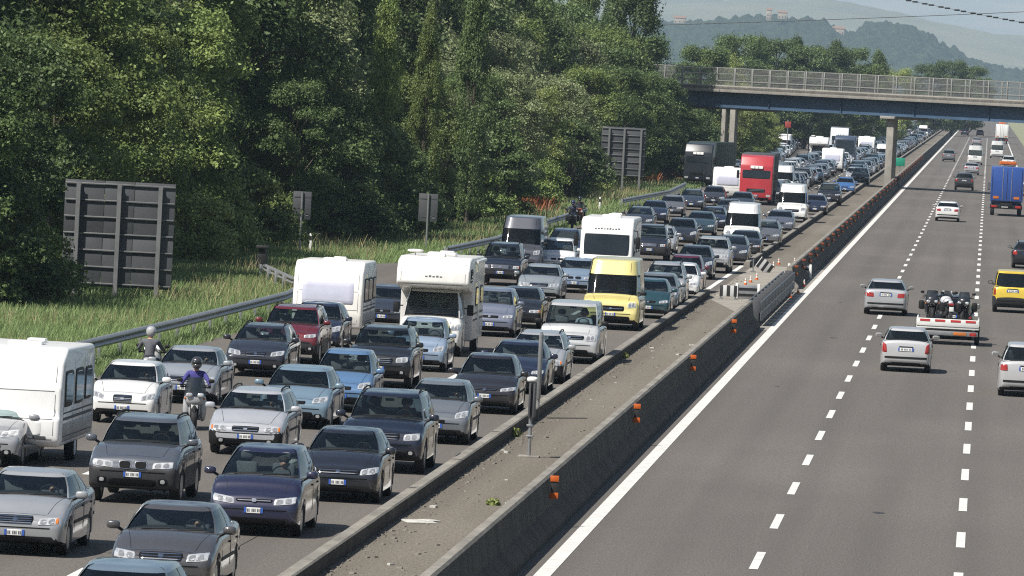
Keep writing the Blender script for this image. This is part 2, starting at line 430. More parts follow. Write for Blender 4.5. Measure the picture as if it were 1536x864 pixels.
    for s in (-1, 1):     # seams where the door shuts, a handle line and the sill
        for w_ in S.wins[:2] if not S.vanside else S.wins[:1]:
            yc = ((L/2-S.bd)+(-L/2+S.cd))/2; b = ((L/2-S.bd)-(-L/2+S.cd))/2
            for yy in (w_[0], w_[1]):
                patch(bv, [(yc+yy*b-.006, S.zb+.2), (yc+yy*b+.006, S.zb+.2), (yc+yy*b+.006, S.cz-.05), (yc+yy*b-.006, S.cz-.05)], 's' if s > 0 else 'l', body, 1, n=(2, 6), off=.003, sink=.001, rnd=0)
            yh = yc+w_[1]*b-.12
            patch(bv, [(yh-.09, S.cz-.19), (yh+.06, S.cz-.19), (yh+.06, S.cz-.155), (yh-.09, S.cz-.155)], 's' if s > 0 else 'l', body, 1, n=(3, 2), off=.022, sink=.0, rnd=.4)
    for s in (-1, 1):
        k_ = 's' if s > 0 else 'l'
        if S.rub: patch(bv_low, [(-L/2+.5, S.cz-.44), (L/2-.4, S.cz-.44), (L/2-.4, S.cz-.38), (-L/2+.5, S.cz-.38)], k_, body, 1, n=(12, 2), off=.014, sink=.004, rnd=0)
        if S.chromesill: patch(bv, [(-L/2+S.cd+.35, S.cz-.012), (L/2-S.bd-.3, S.tz-.005), (L/2-S.bd-.3, S.tz+.012), (-L/2+S.cd+.35, S.cz+.008)], k_, body, 4, n=(12, 2), off=.012, sink=.002, rnd=0)
    for s in (-1, 1):     # bonnet shut line
        patch(bv_low, [(s*.60*half, -L/2+.26), (s*.60*half+.010, -L/2+.26), (s*.80*half+.010, -L/2+S.cd+.06), (s*.80*half, -L/2+S.cd+.06)], 't', body, 1, n=(2, 8), off=.002, sink=.001, rnd=0)
    patch(bv_low, [(-.60*half, -L/2+.20), (.60*half, -L/2+.20), (.60*half, -L/2+.211), (-.60*half, -L/2+.211)], 't', body, 1, n=(10, 2), off=.002, sink=.001, rnd=0)
    if S.vanside:
        for xx in (-.62, .61): patch(bv, rect(xx, xx+.014, S.H-.50, S.H-.16), 'f', body, 1, n=(2, 4), off=.003, sink=.001, rnd=0)
    if S.roofrails:
        for s in (-1, 1):
            yc = ctr.y; x = hw1*.9*s
            body.tube([(x, yc-.95, H-.075), (x, yc-.8, H-.005), (x, yc, H+.025), (x, yc+.8, H-.005), (x, yc+.95, H-.075)], .02, 6, 1)
    P = [('body', body.mesh('body', ['paint', 'plastic', 'cladding', 'interior', 'chrome'], 32), None, [])]
    def glass(key, nm):
        if cells[key]:
            mb = MB(); used = sorted({i for f in cells[key] for i in f}); ix = {k: i for i, k in enumerate(used)}
            mb.add([gv[k] for k in used], [[ix[i] for i in f] for f in cells[key]], 0)
            sub = []
            if nm == 'windscreen':
                wmb = MB()
                for sx in (-.62, .06):
                    a = gpos('f', max(-.88, sx), S.t0+.03); c = gpos('f', min(.88, sx+.62), S.t0+.10); o = Vector((0, -.02, .015))
                    wmb.tube([a+o, (a+c)/2+o, c+o], .009, 5)
                sub = [('wiper', wmb.mesh('wiper', 'plastic'))]
            P.append((nm, mb.mesh(nm, S.glass if nm == 'windscreen' else 'glassdark', 60), None, sub))
    glass('f', 'windscreen'); glass('b', 'rear_window')
    if not S.vanside:
        for k in range(len(S.wins)): glass('s%d' % k, 'side_window'); glass('l%d' % k, 'side_window')
    else: glass('s0', 'side_window'); glass('l0', 'side_window')
    def add(nm, me, loc=None, sub=None): P.append((nm, me, loc, sub or []))
    hx = half
    if view in ('front', 'both'):
        lq = S.lamp or [(.50*hx, S.hz-.13), (.90*hx, S.hz-.10), (.90*hx, S.hz+.01), (.52*hx, S.hz-.03)]
        for k in (0, 1):
            hq = lq if k == 0 else mirr(lq); hm = MB(); patch(bv_low, hq, 'f', hm, 0, n=(8, 5), off=.012)
            def at(u, v): return tuple((hq[0][c]*(1-u)+hq[1][c]*u)*(1-v)+(hq[3][c]*(1-u)+hq[2][c]*u)*v for c in (0, 1))
            for u0, u1, mm_ in ((.10, .42, 1), (.50, .80, 1), (.84, .97, 2)) if k == 0 else ((.58, .90, 1), (.20, .50, 1), (.03, .16, 2)):
                patch(bv_low, [at(u0, .14), at(u1, .14), at(u1, .86), at(u0, .86)], 'f', hm, mm_ if mm_ == 1 or S.amber else 0, n=(4, 4), off=.018, rnd=.85 if mm_ == 1 else .2)
            add('headlight', hm.mesh('headlight', ['lamp', 'lampdark', 'amber'], 50))
        g = S.grille or rect(-.36*hx, .36*hx, S.hz-.12, S.hz-.03)
        gm = MB(); patch(bv_low, g, 'f', gm, 0, off=.014)
        x0, x1, z0, z1 = g[0][0], g[1][0], g[0][1], g[2][1]
        if S.kidney:
            gm = MB()
            for s in (-1, 1):
                a, b_ = (.02, .30) if s > 0 else (-.30, -.02)
                patch(bv_low, rect(a, b_, z0-.01, z1+.01), 'f', gm, 1, off=.012, rnd=.7); patch(bv_low, rect(a+.022, b_-.022, z0+.012, z1-.012), 'f', gm, 0, off=.030, rnd=.6)
        for b_ in range(S.bars):
            z = z0+(b_+.5)*(z1-z0)/S.bars
            patch(bv_low, rect(x0*.93, x1*.93, z-.009, z+.009), 'f', gm, 1, n=(15, 2), off=.026, rnd=0)
        if S.badge and not S.kidney:
            patch(bv_low, rect(-.05, .05, (z0+z1)/2-.035, (z0+z1)/2+.045), 'f', gm, 1, n=(5, 4), off=.034, rnd=.9)
        add('grille', gm.mesh('grille', ['void', 'chrome'], 50))
        bb = MB()
        it = S.intake or rect(-.60*hx, .60*hx, S.zb+.06, S.bz-.10)
        patch(bv_low, it, 'f', bb, 0, off=.014, rnd=.3)
        patch(bv_low, rect(-.74*hx, .74*hx, S.bz+.045, S.bz+.065), 'f', bb, 0, n=(9, 2), off=.006, rnd=0)
        if S.fogs is not None:
            for s in (-1, 1):
                x = S.fogs*hx*s; patch(bv_low, rect(x-.1, x+.1, S.bz-.19, S.bz-.06), 'f', bb, 0, off=.014, rnd=.6); patch(bv_low, rect(x-.05, x+.05, S.bz-.165, S.bz-.075), 'f', bb, 1, off=.024, rnd=.9)
        add('bumper_grille', bb.mesh('bumper_grille', ['void', 'lamp'], 50))
        pz = S.plate if S.plate is not None else S.bz-.03
        add('number_plate', patch_mesh('number_plate', bv_low, plate_quads(pz), 'f', ['plate', 'plateblue', 'plateink'], n=(3, 3), off=.016, rnd=0))
    if view in ('rear', 'both'):
        tq = S.ntail or [(.66*hx, S.tz-.30), (.93*hx, S.tz-.30), (.92*hx, S.tz-.10), (.68*hx, S.tz-.10)]
        for k in (0, 1): add('tail_light', patch_mesh('tail_light', bv, [tq if k == 0 else mirr(tq)], 'r', 'tail', n=(5, 5), off=.014))
        pz = S.rplate or S.tz-.22
        add('number_plate', patch_mesh('number_plate', bv, plate_quads(pz, .055, .25), 'r', ['plate', 'plateblue', 'plateink'], n=(3, 3), off=.02, rnd=0))
        bb = MB()
        patch(bv_low, rect(-.86*hx, .86*hx, S.bz-.02, S.bz+.05), 'r', bb, 0, n=(11, 2), off=.012, rnd=.1)
        patch(bv_low, rect(-.62*hx, .62*hx, S.zb+.06, S.bz-.14), 'r', bb, 0, n=(9, 2), off=.008, rnd=.2)
        patch(bv, rect(-.24, .24, pz+.075, pz+.1), 'r', bb, 0, n=(6, 2), off=.03, rnd=.2)
        add('bumper_trim', bb.mesh('bumper_trim', ['plastic'], 50))
    if S.mirr:
        for s in (-1, 1):
            mm = MB(); p = gpos('s', -.86, S.t0); y = p.y-.02
            c = (s*(half+.10), y, S.cz+.075)
            mm.blob(c, (.115, .075, .072), 0, n=3.2, nu=12, nv=8); mm.tube([(s*(half*.93), y+.03, S.cz-.02), (s*(half+.04), y+.01, S.cz+.04)], .03, 6, 1)
            mm.box((s*(half+.10), y+.072, S.cz+.075), (.17, .012, .10), 2)
            add('wing_mirror', mm.mesh('wing_mirror', ['paint' if S.mirr == 1 else 'plastic', 'plastic', 'chrome'], 40))
    wt, rm = wheel(S.r, .19+.02*(S.r > .33))
    for w_ in ws:
        for s in (-1, 1): add('wheel', wt, (s*(half-.125), w_-L/2, S.r), [('rim', rm)])
    if inside:
        ys = -L/2+S.cd+.95; z = S.cz
        for s in (-1, 1):
            sm = MB(); x = s*.36
            sm.box((x, ys, z+.03), (.44, .14, .42), 0, .05, Matrix.Rotation(R_(-14), 3, 'X')); sm.blob((x, ys+.09, min(z+.36, H-.18)), (.13, .06, .09), 0, n=3)
            add('seat', sm.mesh('seat', 'seat', 50))
        sw = MB(); xs = .36
        yw = -L/2+S.cd+.47
        rr = [(xs+.18*math.cos(a), yw+.18*math.sin(a)*.42, z+.04+.18*math.sin(a)*.9) for a in [i*2*math.pi/18 for i in range(19)]]
        sw.tube(rr, .016, 6); sw.box((xs, yw-.02, z+.03), (.3, .03, .05), 0)
        add('steering_wheel', sw.mesh('steering_wheel', 'plastic', 40))
        dm = MB(); dm.blob((0, -L/2+S.cd+.26, z+.015), (half*.80, .20, .045), 0, n=3); dm.box((0, -L/2+S.wd-.02+.06, H-.20), (.2, .03, .06), 0, .01)
        add('dashboard', dm.mesh('dashboard', 'interior', 50))
    return P

def box_wheels(P, half, r, ys, w=.22, steel=True, dual=False):
    wt, rm = wheel(r, w, steel)
    for y in ys:
        for s in (-1, 1): P.append(('wheel', wt, (s*(half-w/2-.04), y, r), [('rim', rm)]))

def joined(P, name):
    """one light mesh of a prototype, for vehicles too far off to show parts"""
    bm = bmesh.new(); names = []
    out = bpy.data.meshes.new(name)
    def put(me, loc):
        n0f = len(bm.faces); n0 = len(bm.verts)
        ids = []
        for m in me.materials:
            if m.name not in names: names.append(m.name)
            ids.append(names.index(m.name))
        bm.from_mesh(me); bm.faces.ensure_lookup_table(); bm.verts.ensure_lookup_table()
        for f in bm.faces[n0f:]: f.material_index = ids[min(f.material_index, len(ids)-1)]
        if loc is not None: bmesh.ops.translate(bm, vec=loc, verts=bm.verts[n0:])
    for nm, me, loc, sub in P:
        if nm in ('seat', 'steering_wheel', 'dashboard'): continue
        put(me, loc)
        for s in sub: put(s[1], loc)
    bm.to_mesh(out); bm.free()
    for k in names: out.materials.append(bpy.data.materials[k])
    return out
SKIP_MID = ('seat', 'steering_wheel', 'dashboard', 'bumper_grille')
def instance(P, name, loc, rotz, color, label, cat, group=None, lod=0):
    t = thing(name, label, cat, loc, rotz, group)
    t.color = (*color, 1)
    for nm, me, lc, sub in P:
        if lod and nm in SKIP_MID: continue
        o = link(nm, me, t, lc, color)
        if not lod:
            for sn, sm in sub: link(sn, sm, o, None, color)
    return t
# ------------------------------------------------------------------ vans, campers, caravans, lorries
def shift(P, dy):
    return [(nm, me, (Vector(lc) if lc is not None else Vector())+Vector((0, dy, 0)), sub) for nm, me, lc, sub in P]
def front_bits(bv, half, lamp, grille, intake, pz, P, bars=3):
    for k in (0, 1): P.append(('headlight', patch_mesh('headlight', bv, [lamp if k == 0 else mirr(lamp)], 'f', 'lamp', n=(6, 4), off=.015), None, []))
    g = MB(); patch(bv, grille, 'f', g, 0, off=.014)
    for b in range(bars):
        z = grille[0][1]+(b+.5)*(grille[2][1]-grille[0][1])/bars; patch(bv, rect(grille[0][0]*.94, grille[1][0]*.94, z-.012, z+.012), 'f', g, 1, n=(9, 2), off=.02, rnd=0)
    P.append(('grille', g.mesh('grille', ['void', 'chrome'], 50), None, []))
    P.append(('bumper_grille', patch_mesh('bumper_grille', bv, [intake], 'f', 'void', off=.014), None, []))
    P.append(('number_plate', patch_mesh('number_plate', bv, plate_quads(pz, .055), 'f', ['plate', 'plateblue', 'plateink'], n=(3, 3), off=.02, rnd=0), None, []))
def side_win(P, bv, ax, y0, y1, z0, z1):
    m = MB(); patch(bv, [(y0-.05, z0-.05), (y1+.05, z0-.05), (y1+.05, z1+.05), (y0-.05, z1+.05)], ax, m, 1, n=(5, 4), off=.018, rnd=.12); patch(bv, [(y0, z0), (y1, z0), (y1, z1), (y0, z1)], ax, m, 0, n=(5, 4), off=.032, rnd=.1)
    P.append(('side_window', m.mesh('side_window', ['darkglass', 'plastic'], 40), None, []))
def big_mirrors(P, half, y, z, h=.17):
    for s in (-1, 1):
        m = MB(); m.box((s*(half+.17), y, z), (.20, .10, h*2), 0, .03); m.tube([(s*(half-.03), y+.06, z+.05), (s*(half+.12), y, z+.05)], .022, 6, 0); m.box((s*(half+.17), y+.052, z), (.16, .012, h*1.7), 1)
        P.append(('wing_mirror', m.mesh('wing_mirror', ['plastic', 'chrome'], 40), None, []))

def coachbuilt():
    """motorhome with a sleeping bulge over a van cab"""
    P = shift([p for p in make_car(Spec(L=2.5, W=1.98, H=2.12, zb=.24, bz=.52, hz=.98, cz=1.20, cd=.55, wd=1.15, rd=.02, bd=.02, tz=1.22, r=.33, axles=(.80,), wtf=.80, gwf=.95, wins=((-.8, .7),), vanside=1, rearwin=0,
        lamp=[(.62, .80), (.90, .84), (.91, 1.04), (.66, .98)], grille=rect(-.42, .42, .70, .86), intake=rect(-.7, .7, .34, .50), plate=.56, fogs=.78, mirr=0, nosq=7, hood_k=.5, sq=1.3)) if True], -2.15)
    b = MB()
    b.prism([(3.4, .42), (3.42, 2.9), (3.3, 3.04), (-2.0, 3.08), (-2.75, 2.98), (-3.03, 2.72), (-3.10, 2.28), (-2.98, 2.14), (-1.75, 2.02), (-1.15, 1.92), (-1.10, .42)], -1.15, 1.15, 0, .07)
    bv = b.bvh()
    for z in (1.05, 1.25): patch(bv, [(-1.0, z), (3.3, z), (3.3, z+.07), (-1.0, z+.07)], 's', b, 1, n=(6, 2), off=.004, rnd=0); patch(bv, [(-1.0, z), (3.3, z), (3.3, z+.07), (-1.0, z+.07)], 'l', b, 1, n=(6, 2), off=.004, rnd=0)
    for k in range(5):      # faint maker's script on the brow
        patch(bv, rect(-.26+k*.115, -.17+k*.115, 2.45, 2.50+.02*(k % 2)), 'f', b, 2, n=(3, 2), off=.004, rnd=.3)
    for xx in (-1.02, 1.005): patch(bv, rect(xx, xx+.015, 2.3, 2.9), 'f', b, 2, n=(2, 4), off=.003, sink=.001, rnd=0)
    patch(bv, rect(-1.0, 1.0, 2.22, 2.24), 'f', b, 2, n=(8, 2), off=.004, rnd=0)
    P.append(('camper_body', b.mesh('camper_body', ['panel', 'signback', 'seat'], 35), None, []))
    for ax in 'ls':
        for y0, y1, z0, z1 in ((-.2, .75, 1.55, 2.1), (1.7, 2.7, 1.6, 2.1), (-2.6, -1.9, 2.35, 2.7)):
            side_win(P, bv, ax, y0, y1, z0, z1)
    P.append(('entrance_door', patch_mesh('entrance_door', bv, [[(.95, .55), (1.5, .55), (1.5, 2.3), (.95, 2.3)]], 's', 'panel', n=(3, 3), off=.018, rnd=.05), None, []))
    for y, w in ((-1.6, .5), (.3, .9), (2.2, .45)):
        m = MB(); m.box((0, y, 3.12), (w, w, .10), 0, .03); P.append(('roof_vent', m.mesh('roof_vent', 'panel', 40), None, []))
    m = MB(); m.tube([(-.75, -1.2, 3.0), (-.75, -1.2, 3.2)], .02); m.blob((-.75, -1.2, 3.22), (.26, .26, .05), 0, n=2.5); P.append(('aerial', m.mesh('aerial', 'panel', 40), None, []))
    m = MB(); m.tube([(1.19, -.8, 2.93), (1.19, 2.9, 2.93)], .06); P.append(('awning', m.mesh('awning', 'panel', 40), None, []))
    big_mirrors(P, 1.0, -2.35, 1.45); box_wheels(P, 1.15, .33, (2.0,))
    return P
def integrated():
    """flat-fronted motorhome with one wide windscreen"""
    b = MB(); b.prism([(3.4, .42), (3.42, 2.85), (3.2, 2.98), (-2.2, 2.98), (-2.75, 2.88), (-2.95, 2.30), (-3.22, 1.30), (-3.42, 1.05), (-3.46, .62), (-3.38, .36), (-1, .36)], -1.14, 1.14, 0, .10)
    bv = b.bvh(); P = []
    for k in range(9): patch(bv, rect(-.55+k*.125, -.46+k*.125, 2.47, 2.52+.015*(k % 3)), 'f', b, 1, n=(3, 2), off=.004, rnd=.2)
    P.append(('camper_body', b.mesh('camper_body', ['panel', 'signback'], 35), None, []))
    P.append(('windscreen', patch_mesh('windscreen', bv, [rect(-1.0, 1.0, 1.36, 2.30)], 'f', 'darkglass', rnd=.08), None, []))
    front_bits(bv, 1.14, rect(.72, 1.03, .82, 1.0), rect(-.55, .55, .98, 1.12), rect(-.7, .7, .48, .68), .60, P)
    for ax in 'ls':
        for y0, y1, z0, z1 in ((-2.5, -1.7, 1.4, 2.1), (-.4, .6, 1.5, 2.05), (1.6, 2.6, 1.5, 2.05)):
            side_win(P, bv, ax, y0, y1, z0, z1)
    for y, w in ((-1.7, .8), (.3, .5), (2.2, .45)):
        m = MB(); m.box((.1, y, 3.04), (w, w*.8, .14), 0, .03); P.append(('roof_vent', m.mesh('roof_vent', ['panel'], 40), None, []))
    for s in (-1, 1):
        m = MB(); m.tube([(s*1.0, -2.75, 2.5), (s*1.3, -2.95, 2.45), (s*1.33, -2.95, 2.2)], .025); m.box((s*1.33, -2.95, 1.95), (.2, .1, .5), 0, .03); P.append(('wing_mirror', m.mesh('wing_mirror', 'plastic', 40), None, []))
    box_wheels(P, 1.14, .33, (-2.4, 1.7))
    return P
def caravan(style):
    L = 2.5 if style else 2.75
    prof = [(L-.05, .42), (L, 1.2), (L-.1, 2.3), (L-.4, 2.56), (-L+.7, 2.58), (-L+.25, 2.30), (-L+.05, 1.55), (-L, .85), (-L+.08, .42)] if style else \
           [(L-.05, .42), (L, 1.2), (L-.05, 2.3), (L-.3, 2.50), (-L+1.0, 2.54), (-L+.35, 2.28), (-L+.12, 1.70), (-L+.10, 1.12), (-L-.05, 1.06), (-L-.05, .55), (-L+.08, .42)]
    b = MB(); b.prism(prof, -1.14, 1.14, 0, .09); bv = b.bvh(); P = []
    for ax in 'ls':
        for z, h in ((.98, .07), (1.12, .04), (.62, .03)): patch(bv, [(-L+.3, z), (L-.2, z), (L-.2, z+h), (-L+.3, z+h)], ax, b, 1, n=(6, 2), off=.004, rnd=0)
    for ax in 'ls': patch(bv, [(-L+.3, .50), (L-.2, .50), (L-.2, .94), (-L+.3, .94)], ax, b, 2, n=(6, 2), off=.003, rnd=0)
    for z in (.58, 1.02, 1.62): patch(bv, rect(-1.02, 1.02, z, z+.018), 'f', b, 1, n=(8, 2), off=.004, rnd=0)
    for ax in 'ls':
        for yy in (-L+.42, -.75, .88, L-.25): patch(bv, [(yy, .5), (yy+.018, .5), (yy+.018, 2.3), (yy, 2.3)], ax, b, 1, n=(2, 4), off=.003, sink=.001, rnd=0)
    for xx in (-1.0, .985): patch(bv, rect(xx, xx+.015, .6, 2.2), 'f', b, 1, n=(2, 6), off=.003, sink=.001, rnd=0)
    P.append(('caravan_body', b.mesh('caravan_body', ['panel', 'seat', 'galv'], 35), None, []))
    if style:
        P.append(('front_window', patch_mesh('front_window', bv, [rect(-.86, .86, 1.20, 1.92)], 'f', 'blind', off=.03, rnd=.05), None, []))
    else:
        for q in (rect(-.85, -.55, .60, .66), rect(.55, .85, .60, .66)): P.append(('reflector', patch_mesh('reflector', bv, [q], 'f', 'signback', n=(3, 2), off=.02), None, []))
        P.append(('locker_lid', patch_mesh('locker_lid', bv, [rect(-.75, .75, .66, 1.0)], 'f', 'panel', off=.02, rnd=.1), None, []))
    for ax in 'ls':
        for y0, y1, z0, z1 in ((-L+.55, -L+1.75, 1.30, 2.02), (-.55, .70, 1.30, 2.02), (1.05, 2.1, 1.34, 2.0)):
            side_win(P, bv, ax, y0, y1, z0, z1)
    for y, w in ((-.3, .75), (1.3, .4)):
        m = MB(); m.box((0, y, 2.60 if style else 2.55), (w, w, .10), 0, .03); P.append(('roof_vent', m.mesh('roof_vent', 'panel', 40), None, []))
    m = MB()
    for s in (-1, 1): m.tube([(s*.75, -L+.3, .42), (0, -L-1.15, .45)], .045, 6)
    m.tube([(0, -L-1.0, .45), (0, -L-1.3, .50)], .05); m.tube([(0, -L-.95, .1), (0, -L-.95, .75)], .03); m.lathe([(.11, -.04), (.11, .04)], 'x', 14, (0, -L-.95, .12))
    P.append(('drawbar', m.mesh('drawbar', 'galv', 40), None, []))
    box_wheels(P, 1.14, .31, (.25,))
    return P
def artic(curtain='signback'):
    P = []; b = MB()
    b.prism([(-4.3, .75), (-4.25, 3.35), (-4.5, 3.75), (-5.6, 3.62), (-6.0, 2.95), (-6.16, 1.95), (-6.22, .95), (-6.18, .42), (-5.9, .36), (-5.6, .75)], -1.23, 1.23, 0, .09); bv = b.bvh()
    P.append(('cab', b.mesh('cab', ['panel'], 35), None, []))
    P.append(('windscreen', patch_mesh('windscreen', bv, [rect(-1.08, 1.08, 1.95, 2.62)], 'f', 'darkglass', rnd=.1), None, []))
    m = MB(); patch(bv, rect(-.48, .48, 2.72, 2.94), 'f', m, 0, off=.12, rnd=.1); patch(bv, rect(-.17, -.12, 2.74, 2.92), 'f', m, 1, n=(2, 2), off=.13, rnd=0); patch(bv, rect(.12, .17, 2.74, 2.92), 'f', m, 1, n=(2, 2), off=.13, rnd=0)
    P.append(('roof_board', m.mesh('roof_board', ['white', 'black']), None, []))
    front_bits(bv, 1.2, rect(.78, 1.12, .62, .80), rect(-.72, .72, .92, 1.22), rect(-1.0, 1.0, .40, .58), .70, P, bars=3)
    for ax in 'ls': P.append(('side_window', patch_mesh('side_window', bv, [[(-5.75, 1.9), (-5.0, 1.9), (-5.0, 2.55), (-5.6, 2.55)]], ax, 'darkglass', n=(4, 3)), None, []))
    big_mirrors(P, 1.22, -6.0, 2.25, .3)
    t = MB(); t.box((0, 1.25, 2.45), (2.5, 10.5, 2.75), 0, .03); tb = t.bvh()
    for k in range(10): y = -3.6+k*1.05; patch(tb, [(y, 1.15), (y+.05, 1.15), (y+.05, 3.75), (y, 3.75)], 's', t, 1, n=(2, 3), off=.01, rnd=0); patch(tb, [(y, 1.15), (y+.05, 1.15), (y+.05, 3.75), (y, 3.75)], 'l', t, 1, n=(2, 3), off=.01, rnd=0)
    P.append(('trailer_box', t.mesh('trailer_box', [curtain, 'plastic'], 35), None, []))
    c = MB(); c.box((0, .0, .9), (.9, 11.6, .28), 0, .02); c.box((0, 6.4, .62), (2.3, .12, .16), 0, .02); P.append(('chassis', c.mesh('chassis', 'plastic', 35), None, []))
    box_wheels(P, 1.23, .50, (-4.95, -2.2, 3.6, 4.9), .3)
    return P
def box_truck(rear=True):
    P = []; b = MB(); b.box((0, .6, 2.40), (2.46, 7.6, 2.62), 0, .04); bv = b.bvh()
    for x in (-1.14, -.02, 1.10): patch(bv, rect(x, x+.04, 1.2, 3.62), 'r', b, 1, n=(2, 4), off=.006, rnd=0)
    for x in (-.35, .31): patch(bv, rect(x, x+.04, 1.15, 3.65), 'r', b, 2, n=(2, 4), off=.03, rnd=0)
    patch(bv, rect(-1.2, 1.2, 1.12, 1.17), 'r', b, 1, n=(6, 2), off=.006, rnd=0)
    P.append(('box_body', b.mesh('box_body', ['panel', 'plastic', 'galv'], 35), None, []))
    for x in (-.98, .58): P.append(('reflector', patch_mesh('reflector', bv, [rect(x, x+.46, 1.30, 1.50)], 'r', 'amber', n=(4, 2), off=.03), None, []))
    m = MB(); m.box((0, 4.3, .70), (2.44, .14, .30), 0, .02); P.append(('rear_bumper', m.mesh('rear_bumper', 'plastic', 35), None, []))
    for s in (-1, 1):
        m = MB(); m.box((s*.92, 4.395, .72), (.44, .05, .17), 0, .015); P.append(('tail_light', m.mesh('tail_light', 'tail', 35), None, []))
    m = MB(); m.box((.1, 4.385, .72), (.5, .03, .12), 0, .005); P.append(('number_plate', m.mesh('number_plate', 'plate', 35), None, []))
    c = MB(); c.prism([(-3.2, .6), (-3.25, 2.75), (-3.6, 2.85), (-4.6, 2.75), (-4.9, 1.8), (-5.0, .45), (-4.5, .45)], -1.15, 1.15, 0, .08); cv = c.bvh(); P.append(('cab', c.mesh('cab', ['panel'], 35), None, []))
    P.append(('windscreen', patch_mesh('windscreen', cv, [rect(-1.0, 1.0, 1.72, 2.5)], 'f', 'darkglass', rnd=.1), None, []))
    front_bits(cv, 1.15, rect(.72, 1.02, .72, .92), rect(-.75, .75, 1.05, 1.45), rect(-.7, .7, .5, .68), .6, P)
    m = MB(); m.box((0, -3.0, 3.95), (1.35, .5, .30), 0, .06); m.box((0, -2.74, 3.95), (1.1, .03, .14), 1); P.append(('beacon_bar', m.mesh('beacon_bar', ['amber', 'orange'], 35), None, []))
    big_mirrors(P, 1.2, -4.5, 2.1, .28)
    c = MB(); c.box((0, .2, .85), (.9, 8.4, .3), 0, .02); P.append(('chassis', c.mesh('chassis', 'plastic', 35), None, []))
    box_wheels(P, 1.22, .48, (-3.9, 2.2), .3)
    return P
def coach():
    P = []; b = MB(); b.prism([(5.6, .4), (5.7, 3.2), (5.4, 3.5), (-5.2, 3.5), (-5.65, 3.25), (-5.9, 1.6), (-5.95, .75), (-5.8, .36)], -1.25, 1.25, 0, .14); bv = b.bvh()
    P.append(('coach_body', b.mesh('coach_body', ['panel'], 35), None, []))
    P.append(('windscreen', patch_mesh('windscreen', bv, [rect(-1.1, 1.1, 1.35, 3.05)], 'f', 'darkglass', rnd=.1), None, []))
    for ax in 'ls': P.append(('side_window', patch_mesh('side_window', bv, [[(-5.3, 1.7), (5.3, 1.7), (5.3, 2.9), (-5.2, 2.9)]], ax, 'darkglass', n=(6, 3)), None, []))
    front_bits(bv, 1.2, rect(.8, 1.1, .7, .9), rect(-.5, .5, .95, 1.15), rect(-.7, .7, .45, .6), .68, P)
    big_mirrors(P, 1.25, -5.85, 2.7, .25); box_wheels(P, 1.25, .5, (-3.3, 2.9), .3)
    return P

# ------------------------------------------------------------------ people
def skin_mesh(name, chains, mats, region):
    """one continuous body grown round a skeleton; chains of (point, radius), the first chain starts at the pelvis; later chains start on an existing point"""
    vs, rs, es, ix = [], [], [], {}
    def vid(p, r):
        k = tuple(round(c, 4) for c in p)
        if k not in ix: ix[k] = len(vs); vs.append(p); rs.append(r)
        return ix[k]
    for ch in chains:
        ids = [vid(p, r) for p, r in ch]
        es += list(zip(ids, ids[1:]))
    me = bpy.data.meshes.new('skel'); me.from_pydata(vs, es, []); o = bpy.data.objects.new('skel', me); COL.objects.link(o)
    md = o.modifiers.new('s', 'SKIN'); md.use_smooth_shade = True; md.branch_smoothing = .4
    o.modifiers.new('u', 'SUBSURF').levels = 1
    if not me.skin_vertices:
        bm = bmesh.new(); bm.from_mesh(me); bm.verts.layers.skin.verify(); bm.to_mesh(me); bm.free()
    for i, r in enumerate(rs): me.skin_vertices[0].data[i].radius = (r, r)
    me.skin_vertices[0].data[0].use_root = True
    dg = bpy.context.evaluated_depsgraph_get(); dg.update()
    out = bpy.data.meshes.new_from_object(o.evaluated_get(dg)); out.name = name
    bpy.data.objects.remove(o); bpy.data.meshes.remove(me)
    out.materials.clear()
    for k in mats: out.materials.append(MATS[k])
    for p in out.polygons: p.material_index = region(p.center); p.use_smooth = True
    return out
def hand(w, h, s, fwd=Vector((0, -1, 0))):
    """palm and five curled fingers closing round a bar along x; w wrist, h palm end"""
    ch = [[(w, .030), (w.lerp(h, .5), .036), (h, .033)]]
    L_ = (.036, .042, .040, .032)
    for i in range(4):
        o = Vector((s*(.028-.019*i), 0, 0)); k = h+o+fwd*.012
        ch.append([(h, .033), (k, .0105), (k+fwd*L_[i]+Vector((0, 0, -.008)), .0095), (k+fwd*(L_[i]+.004)+Vector((0, 0, -.042)), .0085), (k+fwd*(L_[i]-.026)+Vector((0, 0, -.060)), .0075)])
    m = w.lerp(h, .5)
    ch.append([(m, .036), (m+Vector((-s*.040, 0, -.012)), .013), (m+Vector((-s*.052, 0, -.03))+fwd*.026, .011), (m+Vector((-s*.046, 0, -.05))+fwd*.05, .009)])
    return ch
